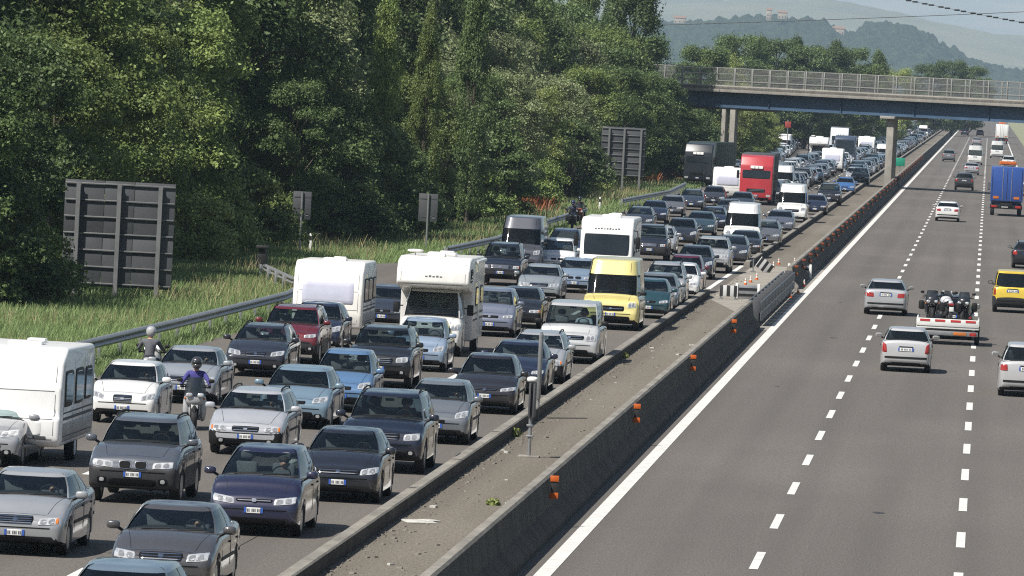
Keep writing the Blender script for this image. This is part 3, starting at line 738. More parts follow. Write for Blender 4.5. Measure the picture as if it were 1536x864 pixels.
def person_mesh(kind):
    V = Vector
    hip = V((0, .10, .80)); ch = []
    ty = .0 if kind == 'rider' else .10
    spine = [(hip, .15), (V((0, .08+ty*.3, .95)), .145), (V((0, .03+ty*.6, 1.15)), .165), (V((0, .01+ty, 1.29)), .145), (V((0, .0+ty, 1.39)), .065), (V((0, -.015+ty, 1.46)), .062), (V((0, -.02+ty, 1.545)), .088), (V((0, -.01+ty, 1.63)), .075)]
    ch.append(spine)
    hd = spine[6][0]
    if kind != 'rider':
        ch.append([(hd, .088), (hd+V((0, -.088, -.005)), .020), (hd+V((0, -.112, -.02)), .013)])
        for s in (-1, 1): ch.append([(hd, .088), (hd+V((s*.088, .01, -.005)), .022)])
    for s in (-1, 1):
        sh = V((s*.185, .01+ty, 1.32))
        if kind == 'rider': el, wr, pe = V((s*.33, -.17, 1.10)), V((s*.345, -.40, 1.045)), V((s*.34, -.475, 1.055))
        else: el, wr, pe = V((s*.27, -.10, 1.08)), V((s*.16, -.33, 1.13)), V((s*.15, -.40, 1.16))
        ch.append([(spine[3][0], .145), (sh, .082), (sh.lerp(el, .5), .062), (el, .052), (el.lerp(wr, .5), .044), (wr, .030)])
        ch += hand(wr, pe, s)
        hp = V((s*.10, .06, .80)); kn = V((s*.21, -.36, .80)) if kind == 'rider' else V((s*.16, -.40, .86)); an = V((s*.22, -.18, .34)) if kind == 'rider' else V((s*.14, -.55, .46)); to = an+V((0, -.17, -.07))
        ch.append([(hip, .15), (hp, .105), (hp.lerp(kn, .5), .088), (kn, .066), (kn.lerp(an, .45), .060), (an, .045), (an.lerp(to, .5)+V((0, 0, -.02)), .045), (to, .036)])
    def reg(c):
        r = 3 if kind == 'rider' else 0
        if c.z > 1.385 and abs(c.x) < .13 or (c.y < -.43 and c.z > .98) or (kind != 'rider' and c.y < -.30 and c.z > 1.05): return 1 if kind != 'rider' or c.z > 1.385 else 3
        if c.z < .42: return 3
        return 0 if c.z > .93 else 2
    return skin_mesh('person_body', ch, ['shirt', 'skin', 'trousers', 'blackcloth'], reg)
def helmet_mesh():
    m = MB(); m.blob((0, -.03, 1.575), (.135, .155, .15), 0, n=2.3, nu=20, nv=14); m.blob((0, -.10, 1.50), (.10, .10, .07), 0, n=2.5)
    v = MB(); v.blob((0, -.075, 1.585), (.118, .122, .055), 0, n=2.6, nu=18, nv=8)
    return m.mesh('helmet', 'helmet', 60), v.mesh('visor', 'darkglass', 60)
RIDER = person_mesh('rider'); DRIVER = person_mesh('driver'); HELMET, VISOR = helmet_mesh()
def hair_mesh():
    m = MB(); m.blob((0, .105, 1.60), (.098, .108, .085), 0, n=2.2, nu=16, nv=10); return m.mesh('hair', 'hair', 60)
HAIR = hair_mesh()
def rider(loc, rotz, color, hcol, label, group=None, tall=1.):
    t = thing('person', label, 'person', loc, rotz, group); t.scale = (tall,)*3
    link('body', RIDER, t, None, color); h = link('helmet', HELMET, t, None, hcol); link('visor', VISOR, h)
    return t
def driver(car, S_cd, S_L, cz, color, label):
    """behind the wheel: on the +x side of a car that faces -y"""
    off = Vector((.36, -S_L/2+S_cd+.86, cz)); off.rotate(car.rotation_euler)
    t = thing('person', label, 'person', Vector(car.location)+off, car.rotation_euler.z)
    link('body', DRIVER, t, None, color); link('hair', HAIR, t)
    return t

# ------------------------------------------------------------------ motorcycles
glassmat('smoked', (.20, .20, .22), .55)
def motorcycle(kind):
    """front towards -y, seat at 0.80 m"""
    P = []; r = .27 if kind == 'scooter' else .31; wbh = .68 if kind == 'scooter' else .74
    for y in (-wbh, wbh):
        t = MB(); t.lathe([(r*.62, -.05), (r*.9, -.065), (r, -.03), (r, .03), (r*.9, .065), (r*.62, .05)], n=24)
        q = MB()
        q.lathe([(r*.66, -.045), (r*.6, -.03), (r*.6, .03), (r*.66, .045)], n=24); q.lathe([(.05, -.07), (.05, .07)], n=12)
        for i in range(5): a = i*2*math.pi/5; q.tube([(0, .04*math.cos(a), .04*math.sin(a)), (0, r*.62*math.cos(a), r*.62*math.sin(a))], .018, 5)
        P.append(('wheel', t.mesh('wheel', 'rubber', 40), (0, y, r), [('rim', q.mesh('rim', 'rim', 40))]))
    f = MB()
    for s in (-1, 1): f.tube([(s*.085, -wbh, r), (s*.085, -wbh+.18, .62), (s*.10, -wbh+.30, .95)], .024, 8)
    f.blob((0, -wbh, r+.06), (.075, .24, .27), 0, n=2.4)
    P.append(('fork', f.mesh('fork', 'plastic', 40), None, []))
    b = MB()
    if kind == 'scooter':
        for s in (-1, 1): b.blob((s*.20, -.36, .52), (.09, .13, .32), 0, n=2.5)
        b.blob((0, -.50, .74), (.25, .15, .17), 0, n=2.4); b.blob((0, -.46, .50), (.15, .10, .24), 0, n=2.5); b.box((0, -.08, .30), (.40, .66, .14), 0, .05); b.blob((0, .45, .58), (.20, .46, .22), 0, n=2.6)
    else:
        b.blob((0, -.48, .86), (.23, .22, .20), 0, n=2.5); b.blob((0, -.08, .84), (.17, .30, .15), 0, n=2.4); b.blob((0, .55, .84), (.13, .32, .09), 0, n=2.5)
        for s in (-1, 1): b.blob((s*.19, -.30, .62), (.07, .26, .26), 0, n=2.6)
    P.append(('fairing', b.mesh('fairing', ['paint'], 50), None, []))
    e = MB(); e.box((0, 0, .48), (.34, .46, .34), 0, .06); e.tube([(.17, .0, .32), (.20, .5, .38), (.22, .95, .46)], [.03, .04, .055], 8); e.box((0, .5, .42), (.12, .5, .08), 0, .02); P.append(('engine', e.mesh('engine', 'cladding', 40), None, []))
    m = MB(); m.blob((0, .22, .80), (.16, .33, .06), 0, n=2.8); m.blob((0, .62, .85), (.14, .22, .06), 0, n=2.8); P.append(('saddle', m.mesh('saddle', 'plastic', 50), None, []))
    w = MB(); vs = []
    for j in range(6):
        t = j/5
        for i in range(9):
            a = (i/8-.5)*2.0; hw = (.26 if kind == 'scooter' else .25)*(1-.30*t*t)
            vs.append((hw*math.sin(a)/math.sin(1.0), -.66+.28*t+.16*(1-math.cos(a)), .82+.44*t))
    w.add(vs, [[j*9+i, j*9+i+1, (j+1)*9+i+1, (j+1)*9+i] for j in range(5) for i in range(8)], 0)
    P.append(('windshield', w.mesh('windshield', 'smoked', 60), None, []))
    m = MB(); m.tube([(-.36, -.40, 1.02), (-.2, -.44, 1.03), (0, -.48, 1.0), (.2, -.44, 1.03), (.36, -.40, 1.02)], .018, 8)
    P.append(('handlebar', m.mesh('handlebar', 'plastic', 40), None, []))
    for s in (-1, 1):
        m = MB(); m.tube([(s*.22, -.46, 1.03), (s*.36, -.52, 1.16)], .01, 6); m.blob((s*.38, -.52, 1.19), (.075, .025, .05), 0, n=2.6); P.append(('wing_mirror', m.mesh('wing_mirror', 'plastic', 50), None, []))
        m = MB(); m.blob((s*.14, -.655, .84), (.085, .04, .055), 0, n=2.6); P.append(('headlight', m.mesh('headlight', 'lamp', 50), None, []))
        m = MB(); m.blob((s*.235, -.56, .76), (.03, .05, .03), 0, n=2.4); P.append(('indicator', m.mesh('indicator', 'amber', 50), None, []))
    m = MB(); m.box((0, .98, .78), (.2, .05, .08), 0, .02); P.append(('tail_light', m.mesh('tail_light', 'tail', 40), None, []))
    m = MB(); m.box((0, -.60 if kind == 'scooter' else 1.02, .60), (.17, .012, .17), 0, .004); P.append(('number_plate', m.mesh('number_plate', 'plate', 40), None, []))
    if kind != 'scooter':
        for s in (-1, 1):
            m = MB(); m.box((s*.30, .62, .66), (.2, .46, .34), 0, .06); P.append(('pannier', m.mesh('pannier', 'plastic', 40), None, []))
    return P
def bike_trailer():
    P = []; b = MB()
    b.box((0, 0, .62), (2.25, 3.4, .08), 0, .01)
    for s in (-1, 1): b.box((s*1.10, 0, .80), (.05, 3.4, .26), 0, .01)
    b.box((0, 1.70, .80), (2.25, .05, .27), 0, .008)
    for s in (-.5, .5): b.box((s, 0, .68), (.2, 3.2, .04), 1, .01)
    P.append(('bed', b.mesh('bed', ['white', 'galv'], 35), None, []))
    for x, w in ((-.82, .36), (-.28, .36), (.28, .36), (.82, .36)):
        m = MB(); m.box((x, 1.732, .87), (w, .012, .075), 0); P.append(('reflector', m.mesh('reflector', 'redpaint', 35), None, []))
    m = MB(); m.box((0, 1.70, .42), (2.2, .08, .16), 0, .015); P.append(('light_board', m.mesh('light_board', 'galv', 35), None, []))
    for s in (-1, 1):
        m = MB(); m.box((s*.92, 1.752, .42), (.24, .03, .12), 0, .01); P.append(('tail_light', m.mesh('tail_light', 'tail', 35), None, []))
    m = MB(); m.box((-.45, 1.75, .42), (.46, .014, .11), 0, .003); P.append(('number_plate', m.mesh('number_plate', 'amber', 35), None, []))
    m = MB()
    for s in (-1, 1): m.tube([(s*.6, -1.6, .5), (0, -2.9, .45)], .045, 6)
    m.box((0, .3, .45), (2.0, .1, .1), 0); P.append(('drawbar', m.mesh('drawbar', 'galv', 35), None, []))
    for s in (-1, 1):
        m = MB(); m.box((s*1.02, .3, .64), (.28, .85, .05), 0, .02); P.append(('mudguard', m.mesh('mudguard', 'plastic', 35), None, []))
    box_wheels(P, 1.2, .30, (.3,), .18)
    return P
# ------------------------------------------------------------------ ground, carriageways, markings
def sheet(name, pts, m, z, kind='structure', label=None, cat=None, group=None):
    mb = MB(); n = len(pts)//2
    mb.add([(x, y, z) for x, y in pts], [list(range(len(pts)))]); o = link(name, mb.mesh(name, m, None))
    return tag(o, label, cat, group, kind)
def strip(name, x0, x1, y0, y1, m, z, seg=40):
    mb = MB()
    for i in range(seg+1):
        y = y0*(y1/y0)**(i/seg); mb.v += [(x0, y, z), (x1, y, z)]
    for i in range(seg): mb.f.append((2*i, 2*i+1, 2*i+3, 2*i+2)); mb.m.append(0)
    return tag(link(name, mb.mesh(name, m, None)), kind='structure')
mat('grassground', (.090, .135, .042), rough=.95, var=1, vscale=.35, dark=(.125, .130, .052), bump=.6, bscale=4)
def asphalt(name, a, b, c, tr0=1.2):
    """worn asphalt: fine aggregate, long tyre streaks down the lanes, patches"""
    m = mat(name, a, rough=.88, spec=.3, bump=.25, bscale=60)
    nt = m.node_tree; N, L = nt.nodes, nt.links; bs = N['Principled BSDF']
    tc = N.new('ShaderNodeTexCoord')
    def nz(scale, st, lo, hi, det=5):
        mp = N.new('ShaderNodeMapping'); mp.inputs['Scale'].default_value = st; L.new(tc.outputs['Object'], mp.inputs[0])
        n = N.new('ShaderNodeTexNoise'); n.inputs['Scale'].default_value = scale; n.inputs['Detail'].default_value = det; L.new(mp.outputs[0], n.inputs[0])
        r = N.new('ShaderNodeMapRange'); r.inputs[1].default_value = lo; r.inputs[2].default_value = hi; L.new(n.outputs['Fac'], r.inputs[0]); return r.outputs[0]
    def mix(f, x, col, amt=1.):
        k = N.new('ShaderNodeMix'); k.data_type = 'RGBA'; mu = N.new('ShaderNodeMath'); mu.operation = 'MULTIPLY'; mu.inputs[1].default_value = amt
        L.new(f, mu.inputs[0]); L.new(mu.outputs[0], k.inputs[0]); L.new(x, k.inputs[6]); k.inputs[7].default_value = (*col, 1); return k.outputs[2]
    src = bs.inputs['Base Color'].links[0].from_socket
    src = mix(nz(1.0, (1.1, .012, 1), .42, .66), src, b, .55)
    src = mix(nz(.12, (1, .35, 1), .45, .7), src, c, .6)
    src = mix(nz(9., (1, .35, 1), .35, .75, 8), src, b, .6)
    src = mix(nz(30., (1, .4, 1), .48, .66, 3), src, c, .85); src = mix(nz(22., (1, .4, 1), .50, .68, 3), src, b, .8)
    sx = N.new('ShaderNodeSeparateXYZ'); L.new(tc.outputs['Object'], sx.inputs[0])
    w1 = N.new('ShaderNodeMath'); w1.operation = 'MULTIPLY_ADD'; w1.inputs[1].default_value = 2*math.pi/1.885; w1.inputs[2].default_value = tr0; L.new(sx.outputs[0], w1.inputs[0])
    w2 = N.new('ShaderNodeMath'); w2.operation = 'SINE'; L.new(w1.outputs[0], w2.inputs[0])
    w3 = N.new('ShaderNodeMapRange'); w3.inputs[1].default_value = -.2; w3.inputs[2].default_value = 1; L.new(w2.outputs[0], w3.inputs[0])
    w4 = N.new('ShaderNodeMath'); w4.operation = 'MULTIPLY'; L.new(w3.outputs[0], w4.inputs[0]); L.new(nz(.5, (1, .05, 1), .25, .75), w4.inputs[1])
    src = mix(w4.outputs[0], src, b, .55 if tr0 is not None else 0)
    L.new(src, bs.inputs['Base Color'])
asphalt('asphalt', (.112, .101, .091), (.076, .069, .062), (.170, .153, .138))
asphalt('asphalt_old', (.118, .106, .094), (.080, .072, .064), (.170, .154, .136))
asphalt('medianfloor', (.150, .132, .106), (.085, .073, .058), (.23, .205, .168), .4)
mat('marking', (.70, .69, .66), rough=.7, var=.35, vscale=3, bump=.2)
mat('pad', (.30, .275, .235), rough=.9, var=.35, vscale=.6)
mat('litter', (.55, .54, .5), rough=.9, var=.4, vscale=8)

strip('ground', -6500, 6500, .5, 27500, 'grassground', -.03)
bpy.data.objects['ground'].location = (0, -120, 0)
strip('left_carriageway', -24.4, -11.40, 70, 2600, 'asphalt_old', 0)
strip('median_strip', -11.40, -8.2, 70, 2600, 'medianfloor', .002)
strip('right_carriageway', -8.2, 6.8, 70, 2600, 'asphalt', 0)
mat('roadside', (.24, .235, .165), rough=.95, var=1, vscale=.4, dark=(.15, .17, .075), bump=.4, bscale=5)
strip('right_verge', 6.8, 22, 70, 2600, 'roadside', -.006)
sheet('emergency_bay', [(-24.4, 258), (-24.4, 320), (-26.2, 317), (-29.0, 304), (-28.6, 284), (-26.3, 263)], 'asphalt_old', -.004)
sheet('service_area', [(-24.4, 760), (-24.4, 2300), (-60, 2300), (-52, 900), (-34, 760)], 'asphalt_old', -.004)
sheet('concrete_pad', [(-8.1, 252), (-7.5, 252), (-7.5, 340), (-8.1, 340)], 'pad', .006)
sheet('concrete_pad', [(-11.3, 286), (-8.2, 258), (-8.2, 342), (-11.3, 342)], 'pad', .006)
def dashes(name, x, y0, per, ln, w, ymax, z=.008):
    mb = MB(); y = y0; k = 0
    while y < ymax:
        o = len(mb.v); mb.v += [(x-w/2, y-ln/2, z), (x+w/2, y-ln/2, z), (x+w/2, y+ln/2, z), (x-w/2, y+ln/2, z)]; mb.f.append((o, o+1, o+2, o+3)); mb.m.append(0); y += per
    return tag(link(name, mb.mesh(name, 'marking', None)), kind='structure')
def line(name, x, w, y0, y1, z=.008): o = strip(name, x-w/2, x+w/2, y0, y1, 'marking', z); return o
mat('tarseam', (.035, .032, .030), rough=.75, var=.3, vscale=3)
def seam(x, y0, y1, w, sd):
    mb = MB(); rd = random.Random(sd); y = y0; k = 0
    while y < y1:
        dx = rd.uniform(-.035, .035); mb.v += [(x+dx-w/2, y, .006), (x+dx+w/2, y, .006)]; k += 1; y += rd.uniform(1.5, 4)
    mb.f = [(2*i, 2*i+1, 2*i+3, 2*i+2) for i in range(k-1)]; mb.m = [0]*(k-1)
    tag(link('road_seam', mb.mesh('road_seam', 'tarseam', None)), kind='structure')
seam(3.6, 150, 900, .03, 3); seam(-13.4, 100, 300, .02, 4)
mat('oldpatch', (.062, .058, .054), rough=.9, var=.35, vscale=2, bump=.25, bscale=60); mat('oil', (.035, .032, .03), rough=.5, var=.5, vscale=3)
rs = random.Random(4)
for k in range(12):
    x = rs.choice((-5.75, -2.0, 1.8))+rs.gauss(0, .3); y = 100*(4.5**rs.random()); r = .07+.22*rs.random()**2; n = 11; sheet('oil_stain', [(x+r*math.cos(2*math.pi*i/n)*(.7+.5*rs.random()), y+r*2.2*math.sin(2*math.pi*i/n)*(.7+.5*rs.random())) for i in range(n)], 'oil', .005)
line('lane_line', -7.57, .30, 70, 2600); line('lane_line', 4.0, .2, 70, 2600)
dashes('lane_line', -3.93, 105.6, 12, 4.8, .17, 1500); dashes('lane_line', -.12, 102.9, 12, 4.8, .18, 1500)
line('lane_line', -11.82, .22, 70, 2600)
dashes('lane_line', -15.25, 104, 12, 4.8, .18, 1200); dashes('lane_line', -18.72, 99, 12, 4.8, .26, 1200); dashes('lane_line', -22.15, 100, 4.2, 2.3, .34, 300); line('lane_line', -22.15, .25, 300, 2300)

# kerb wall, concrete barrier, steel gap barrier
def long_wall(name, prof, y0, y1, m, label, cat, seg=12.0, shade_faces=()):
    mb = MB(); y = y0; n = len(prof)
    while y < y1-.1:
        e = min(y+seg, y1)-.03
        vs = [(x, y, z) for x, z in prof]+[(x, e, z) for x, z in prof]
        mb.add(vs, [[k, (k+1) % n, n+(k+1) % n, n+k] for k in range(n)]+[list(range(n))[::-1], list(range(n, 2*n))], [1 if k in shade_faces else 0 for k in range(n)]+[0, 0]); y += seg
    o = link(name, mb.mesh(name, [m, 'barrier'], None)); return tag(o, label, cat)  # second material darkens the listed faces, painting in their shade
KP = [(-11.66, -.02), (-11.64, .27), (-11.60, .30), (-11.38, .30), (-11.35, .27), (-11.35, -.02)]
long_wall('kerb_wall', KP, 75, 289, 'kerb', 'low weathered concrete kerb wall nearest the camera, along the median edge', 'kerb', shade_faces=(4, 5))
long_wall('kerb_wall', KP, 337, 2500, 'kerb', 'low concrete kerb wall running on towards the bridge, beyond the median gap', 'kerb', shade_faces=(4, 5))
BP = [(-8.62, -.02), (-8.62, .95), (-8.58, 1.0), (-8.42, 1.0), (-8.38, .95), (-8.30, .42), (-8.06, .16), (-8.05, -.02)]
long_wall('concrete_barrier', BP, 75, 254, 'kerb', 'stained, shade-darkened concrete barrier nearest the camera with spaced orange reflectors', 'barrier', 6.0, shade_faces=(4, 5, 6))
long_wall('concrete_barrier', BP, 305, 2500, 'kerb', 'dark concrete barrier beyond the median gap, crowded with orange reflectors', 'barrier', 6.0, shade_faces=(4, 5, 6))
def delineator_parts():
    a, b = MB(), MB()
    a.box((0, 0, .0), (.14, .05, .44), 0, .01); b.box((0, -.032, 0), (.17, .02, .12), 0, .005)
    return a.mesh('delineator', 'black'), b.mesh('reflector', 'orange')
da, db = delineator_parts(); db2 = db.copy(); db2.materials[0] = MATS['oldorange']
def delin(i, y, label, z=.80):
    o = tag(link('barrier_reflector', da, None, (-8.24, y, z)), label, 'reflector', 'orange reflectors along the concrete barrier')
    for dz in (.17, -.17): link('reflector', db if y < 290 else db2, o, (0, 0, dz))
ys = [104.0]+[136+32*k for k in range(4)]
for i, y in enumerate(ys): delin(i, y, 'orange twin barrier reflector on the near concrete barrier, %s from the camera' % ordinal(i+1))
y, i = 307., 0
while y < 900:
    i += 1; delin(i, y, 'small orange reflector on the far concrete barrier, %s beyond the median gap' % ordinal(i)); y += 12. if y < 450 else 18.

mb = MB()
for x in (-8.62, -8.12):
    for z0, z1 in ((.18, .50), (.58, .92)):
        for y in range(256, 300, 4):
            mb.prism([(y, z0), (y+3.9, z0), (y+3.9, z0+.08), (y+3.9, z1), (y, z1)], x-.03, x+.03, 0, .015)
for y in range(256, 302, 4): mb.box((-8.37, y, .48), (.36, .12, .95), 1, .01)
t = tag(link('steel_barrier', mb.mesh('steel_barrier', ['steeldark', 'signback'], 30)), 'dark grey removable steel barrier sections closing the median gap', 'barrier')
# boards, panels and cones at the gap
mat('stripes', (.8, .8, .78), rough=.5)
nt = MATS['stripes'].node_tree; w_ = nt.nodes.new('ShaderNodeTexWave'); w_.inputs['Scale'].default_value = 1.05; w_.bands_direction = 'X'
tcn = nt.nodes.new('ShaderNodeTexCoord'); nt.links.new(tcn.outputs['Object'], w_.inputs[0]); rp = nt.nodes.new('ShaderNodeValToRGB'); rp.color_ramp.interpolation = 'CONSTANT'
rp.color_ramp.elements[0].color = (.02, .02, .02, 1); rp.color_ramp.elements[1].position = .5; rp.color_ramp.elements[1].color = (.55, .56, .56, 1)
nt.links.new(w_.outputs['Fac'], rp.inputs[0]); nt.links.new(rp.outputs[0], nt.nodes['Principled BSDF'].inputs['Base Color'])
def board(px, py, w, h, label, tilt=0, ang=0):
    p = G(px, py); t = thing('striped_board', label, 'road sign', p, ang)
    m = MB(); m.box((0, 0, h/2+.12), (w, .05, h), 0, .01); o = link('panel', m.mesh('panel', 'stripes'), t)
    if tilt: o.rotation_euler = (0, tilt, 0)
    for s in (-1, 1):
        m = MB(); m.box((s*w*.42, .06, (h+.1)/2), (.05, .05, h+.1), 0); m.box((s*w*.42, .06, .03), (.12, .5, .06), 0); link('leg', m.mesh('leg', 'galv'), t)
board(1092, 449, .72, .46, 'black and white striped hazard board at the end of the near kerb wall')
board(1140, 409, .8, .55, 'tilted black and white chevron board where the far kerb wall begins', R_(35), R_(20))
def gatepanel(px, py, w, h, label):
    p = G(px, py); t = thing('road_barrier', label, 'barrier', p)
    m = MB(); m.box((0, 0, h/2), (w, .12, h), 0, .02); m.box((0, -.07, h*.72), (w*.9, .03, h*.16), 1); m.box((0, -.07, h*.3), (w*.9, .03, h*.16), 1); link('panel', m.mesh('panel', ['galv', 'plastic']), t)
    for s in (-1, 1): m = MB(); m.box((s*w*.46, -.03, h*.55), (.12, .14, h*1.1), 0, .02); link('post', m.mesh('post', 'white'), t)
gatepanel(1121, 449, 1.0, .6, 'grey steel panel beside the striped hazard board')
gatepanel(1199, 417, 1.1, .6, 'pale boxy barrier end where the far concrete barrier begins')
cm = MB(); cm.lathe([(.16, .03), (.13, .16), (.115, .24), (.085, .40), (.07, .48), (.03, .68)], 'z', 16, m=[0, 0, 1, 0, 1]); cm.box((0, 0, .018), (.40, .40, .036), 0, .01); cme = cm.mesh('traffic_cone', ['orange', 'white'], 40)
for px, py, l in ((1186, 447, 'orange and white cone standing alone by the solid white line'), (1118, 428, 'orange cone between the hazard board and the steel barrier'), (1126, 424, 'orange cone just behind the steel panel in the median gap'), (1135, 420, 'orange cone in the middle of the median gap'), (1160, 402, 'orange cone beside the tilted chevron board'), (1168, 397, 'orange cone by the start of the far kerb wall'), (1192, 396, 'orange cone on the pale concrete beside the far barrier'), (1197, 440, 'small cone on the pad, farther along than the lone one'), (1206, 430, 'small cone close to the end of the far barrier')):
    tag(link('traffic_cone', cme, None, G(px, py)), l, 'cone', 'traffic cones at the median gap').scale = (.48,)*3
# post on the median with its narrow sign seen edge-on
p = G(793, 686); t = thing('sign_post', 'grey post with narrow dark edge-on sign standing on the median', 'sign post', p)
m = MB(); m.tube([(0, 0, 0), (0, 0, 1.75)], .045, 10); m.box((0, 0, .02), (.5, .4, .05), 1, .01); link('post', m.mesh('post', ['galv', 'concrete']), t)
m = MB(); m.box((-.03, .0, 1.35), (.05, .5, .80), 0, .01); m.box((.07, .0, 1.35), (.05, .5, .80), 0, .01); link('sign_panel', m.mesh('sign_panel', 'signback'), t)
m = MB(); m.blob((0, 0, 1.83), (.13, .16, .07), 0, n=3); link('cap', m.mesh('cap', 'white'), t)
for z in (.5, .75): m = MB(); m.box((0, 0, z), (.17, .12, .05), 0, .01); link('clamp', m.mesh('clamp', 'galv'), t)
p = G(806, 627); t = thing('sign_post', 'tall pale sign plate seen edge-on beside the kerb wall', 'sign post', p)
m = MB(); m.tube([(0, .03, 0), (0, .03, 2.25)], .04, 10); link('post', m.mesh('post', 'galv'), t)
m = MB(); m.box((0, -.02, 1.35), (.09, .5, 1.7), 0, .02); link('sign_panel', m.mesh('sign_panel', 'signrib'), t)
# guardrails on the left verge
def guardrail(label, pts, step=3.8, end=True):
    t = thing('guardrail', label, 'guardrail', (pts[0][0], pts[0][1], 0)); b = Vector(t.location)
    prof = [(-.04, .44), (.02, .47), (.05, .52), (.02, .57), (-.03, .60), (.02, .63), (.05, .68), (.02, .73), (-.04, .76)]
    P = [Vector((x, y, 0)) for x, y in pts]; S_ = [P[0]]
    for a, c in zip(P, P[1:]):
        k = max(1, int((c-a).length/2)); S_ += [a.lerp(c, (i+1)/k) for i in range(k)]
    mb = MB(); n = len(prof)
    for i, p in enumerate(S_):
        d = (S_[min(i+1, len(S_)-1)]-S_[max(i-1, 0)]).normalized(); nrm = Vector((d.y, -d.x, 0))
        mb.v += [tuple(p+nrm*u+Vector((0, 0, z))-b) for u, z in prof]+[tuple(p+nrm*(u-.025)+Vector((0, 0, z))-b) for u, z in prof]
    for i in range(len(S_)-1):
        for k in range(n-1):
            a = i*2*n
            mb.f += [(a+k, a+k+1, a+2*n+k+1, a+2*n+k), (a+n+k, a+n+k+1, a+3*n+k+1, a+3*n+k)]; mb.m += [0, 0]
        mb.f += [(a, a+n, a+3*n, a+2*n), (a+n-1, a+2*n-1, a+4*n-1, a+3*n-1)]; mb.m += [0, 0]
    link('rail', mb.mesh('rail', 'galv', 50), t)
    pm = MB(); pm.box((-.13, 0, .36), (.10, .06, .76), 0, .01); pm.box((-.06, 0, .60), (.10, .08, .2), 0); pme = pm.mesh('post', 'galv')
    acc = 0
    for a, c in zip(S_, S_[1:]):
        if acc <= 0: link('post', pme, t, a-b); acc = step
        acc -= (c-a).length
def gp(px, py): p = G(px, py, .75); return (p.x, p.y)
guardrail('galvanised guardrail along the near verge below the big sign', [(-25.9, 120), gp(90, 520), gp(260, 480), gp(430, 438), (-25.0, 252)])
guardrail('guardrail turning in behind the white caravan at the emergency bay', [gp(396, 396), gp(437, 415), gp(470, 424)])
guardrail('guardrail ending beside the dark grey van', [gp(672, 370), gp(745, 355), (-24.7, 380), (-24.9, 430)])
guardrail('distant guardrail below the far dark sign', [gp(935, 298), gp(1005, 285), (-24.4, 560)])
p = G(392, 412); t = thing('rail_terminal', 'black crash terminal at the end of the turned-in guardrail', 'terminal', p)
m = MB(); m.box((0, 0, .5), (.42, .5, .75), 0, .05); m.box((0, 0, 1.0), (.28, .3, .22), 0, .03); link('body', m.mesh('body', 'plastic'), t)
m = MB(); m.box((0, 0, 1.17), (.5, .5, .12), 0, .02); link('cap', m.mesh('cap', 'black'), t)
# signs seen from behind
def big_sign(label, bx, by, w, z0, z1, nribs, posts, seams, sag=0.):
    p = G(bx, by); t = thing('road_sign', label, 'road sign', p)
    m = MB(); n = len(seams)+1; xs = [-w/2]+[-w/2+w*s for s in seams]+[w/2]
    for i in range(n):
        for j, (a, b) in enumerate(((z0, z0+(z1-z0)*.49), (z0+(z1-z0)*.495, z1))):
            m.box(((xs[i]+xs[i+1])/2, .12+.006*((i+j) % 2), (a+b)/2), (xs[i+1]-xs[i]-.02, .04, b-a-.01), 0, .004)
    link('panel', m.mesh('panel', 'signback'), t)
    for i in range(nribs):
        z = z0+.12+(z1-z0-.24)*i/(nribs-1); full = i in (0, nribs//2-1, nribs//2, nribs-1) or nribs > 6
        r_ = MB(); r_.box((0, .05, z), (w*.99, .05, .05 if full else .03), 0, .008); link('rib', r_.mesh('rib', 'signrib' if full else 'signback'), t)
    for s in posts:
        r_ = MB(); x = -w/2+w*s
        r_.box((x, -.14, (z1-.1)/2), (.15, .02, z1-.1), 0); r_.box((x, -.05, (z1-.1)/2), (.02, .17, z1-.1), 0); r_.box((x, .012, (z1-.1)/2), (.15, .02, z1-.1), 0)
        link('post', r_.mesh('post', 'signrib'), t)
    return t
big_sign('large dark grey sign seen from behind, on three posts at left', 172, 452, 4.05, .50, 4.35, 7, (.13, .50, .87), (.36, .63))
big_sign('far dark road sign seen from behind beside the trees near the bridge', 931, 291, 3.45, 1.35, 5.2, 8, (.18, .52, .9), (.5,))
def small_sign(label, px, py, h, w, hp):
    p = G(px, py); t = thing('small_sign', label, 'road sign', p)
    m = MB(); m.tube([(0, 0, 0), (0, 0, h)], .05, 10); link('post', m.mesh('post', 'galv'), t)
    m = MB(); m.box((0, .08, h-hp/2), (w, .03, hp), 0, .01); m.box((0, .07, h-.25), (w*.9, .04, .05), 0); m.box((0, .07, h-hp+.25), (w*.9, .04, .05), 0); m.box((w*.3, .06, h-hp+.22), (w*.16, .02, .1), 1); link('panel', m.mesh('panel', ['signback', 'signrib']), t)
small_sign('smaller grey sign seen from behind, left of the white camper', 449, 384, 3.0, .85, 1.30)
small_sign('grey sign on a pole seen from behind, above the white camper', 639, 373, 2.75, .95, 1.40)
mk = MB(); mk.box((0, 0, .5), (.12, .10, 1.0), 0, .02); mk.box((0, -.052, .78), (.125, .01, .2), 1); mke = mk.mesh('marker_post', ['white', 'black'])
for px, py, l in ((465, 382, 'short white marker post by the left small sign'), (899, 318, 'short white marker post below the far dark sign'), (1033, 278, 'white marker post nearer of the two by the parked green lorry'), (1050, 272, 'white marker post farther of the two by the parked green lorry')):
    tag(link('marker_post', mke, None, G(px, py)), l, 'post')
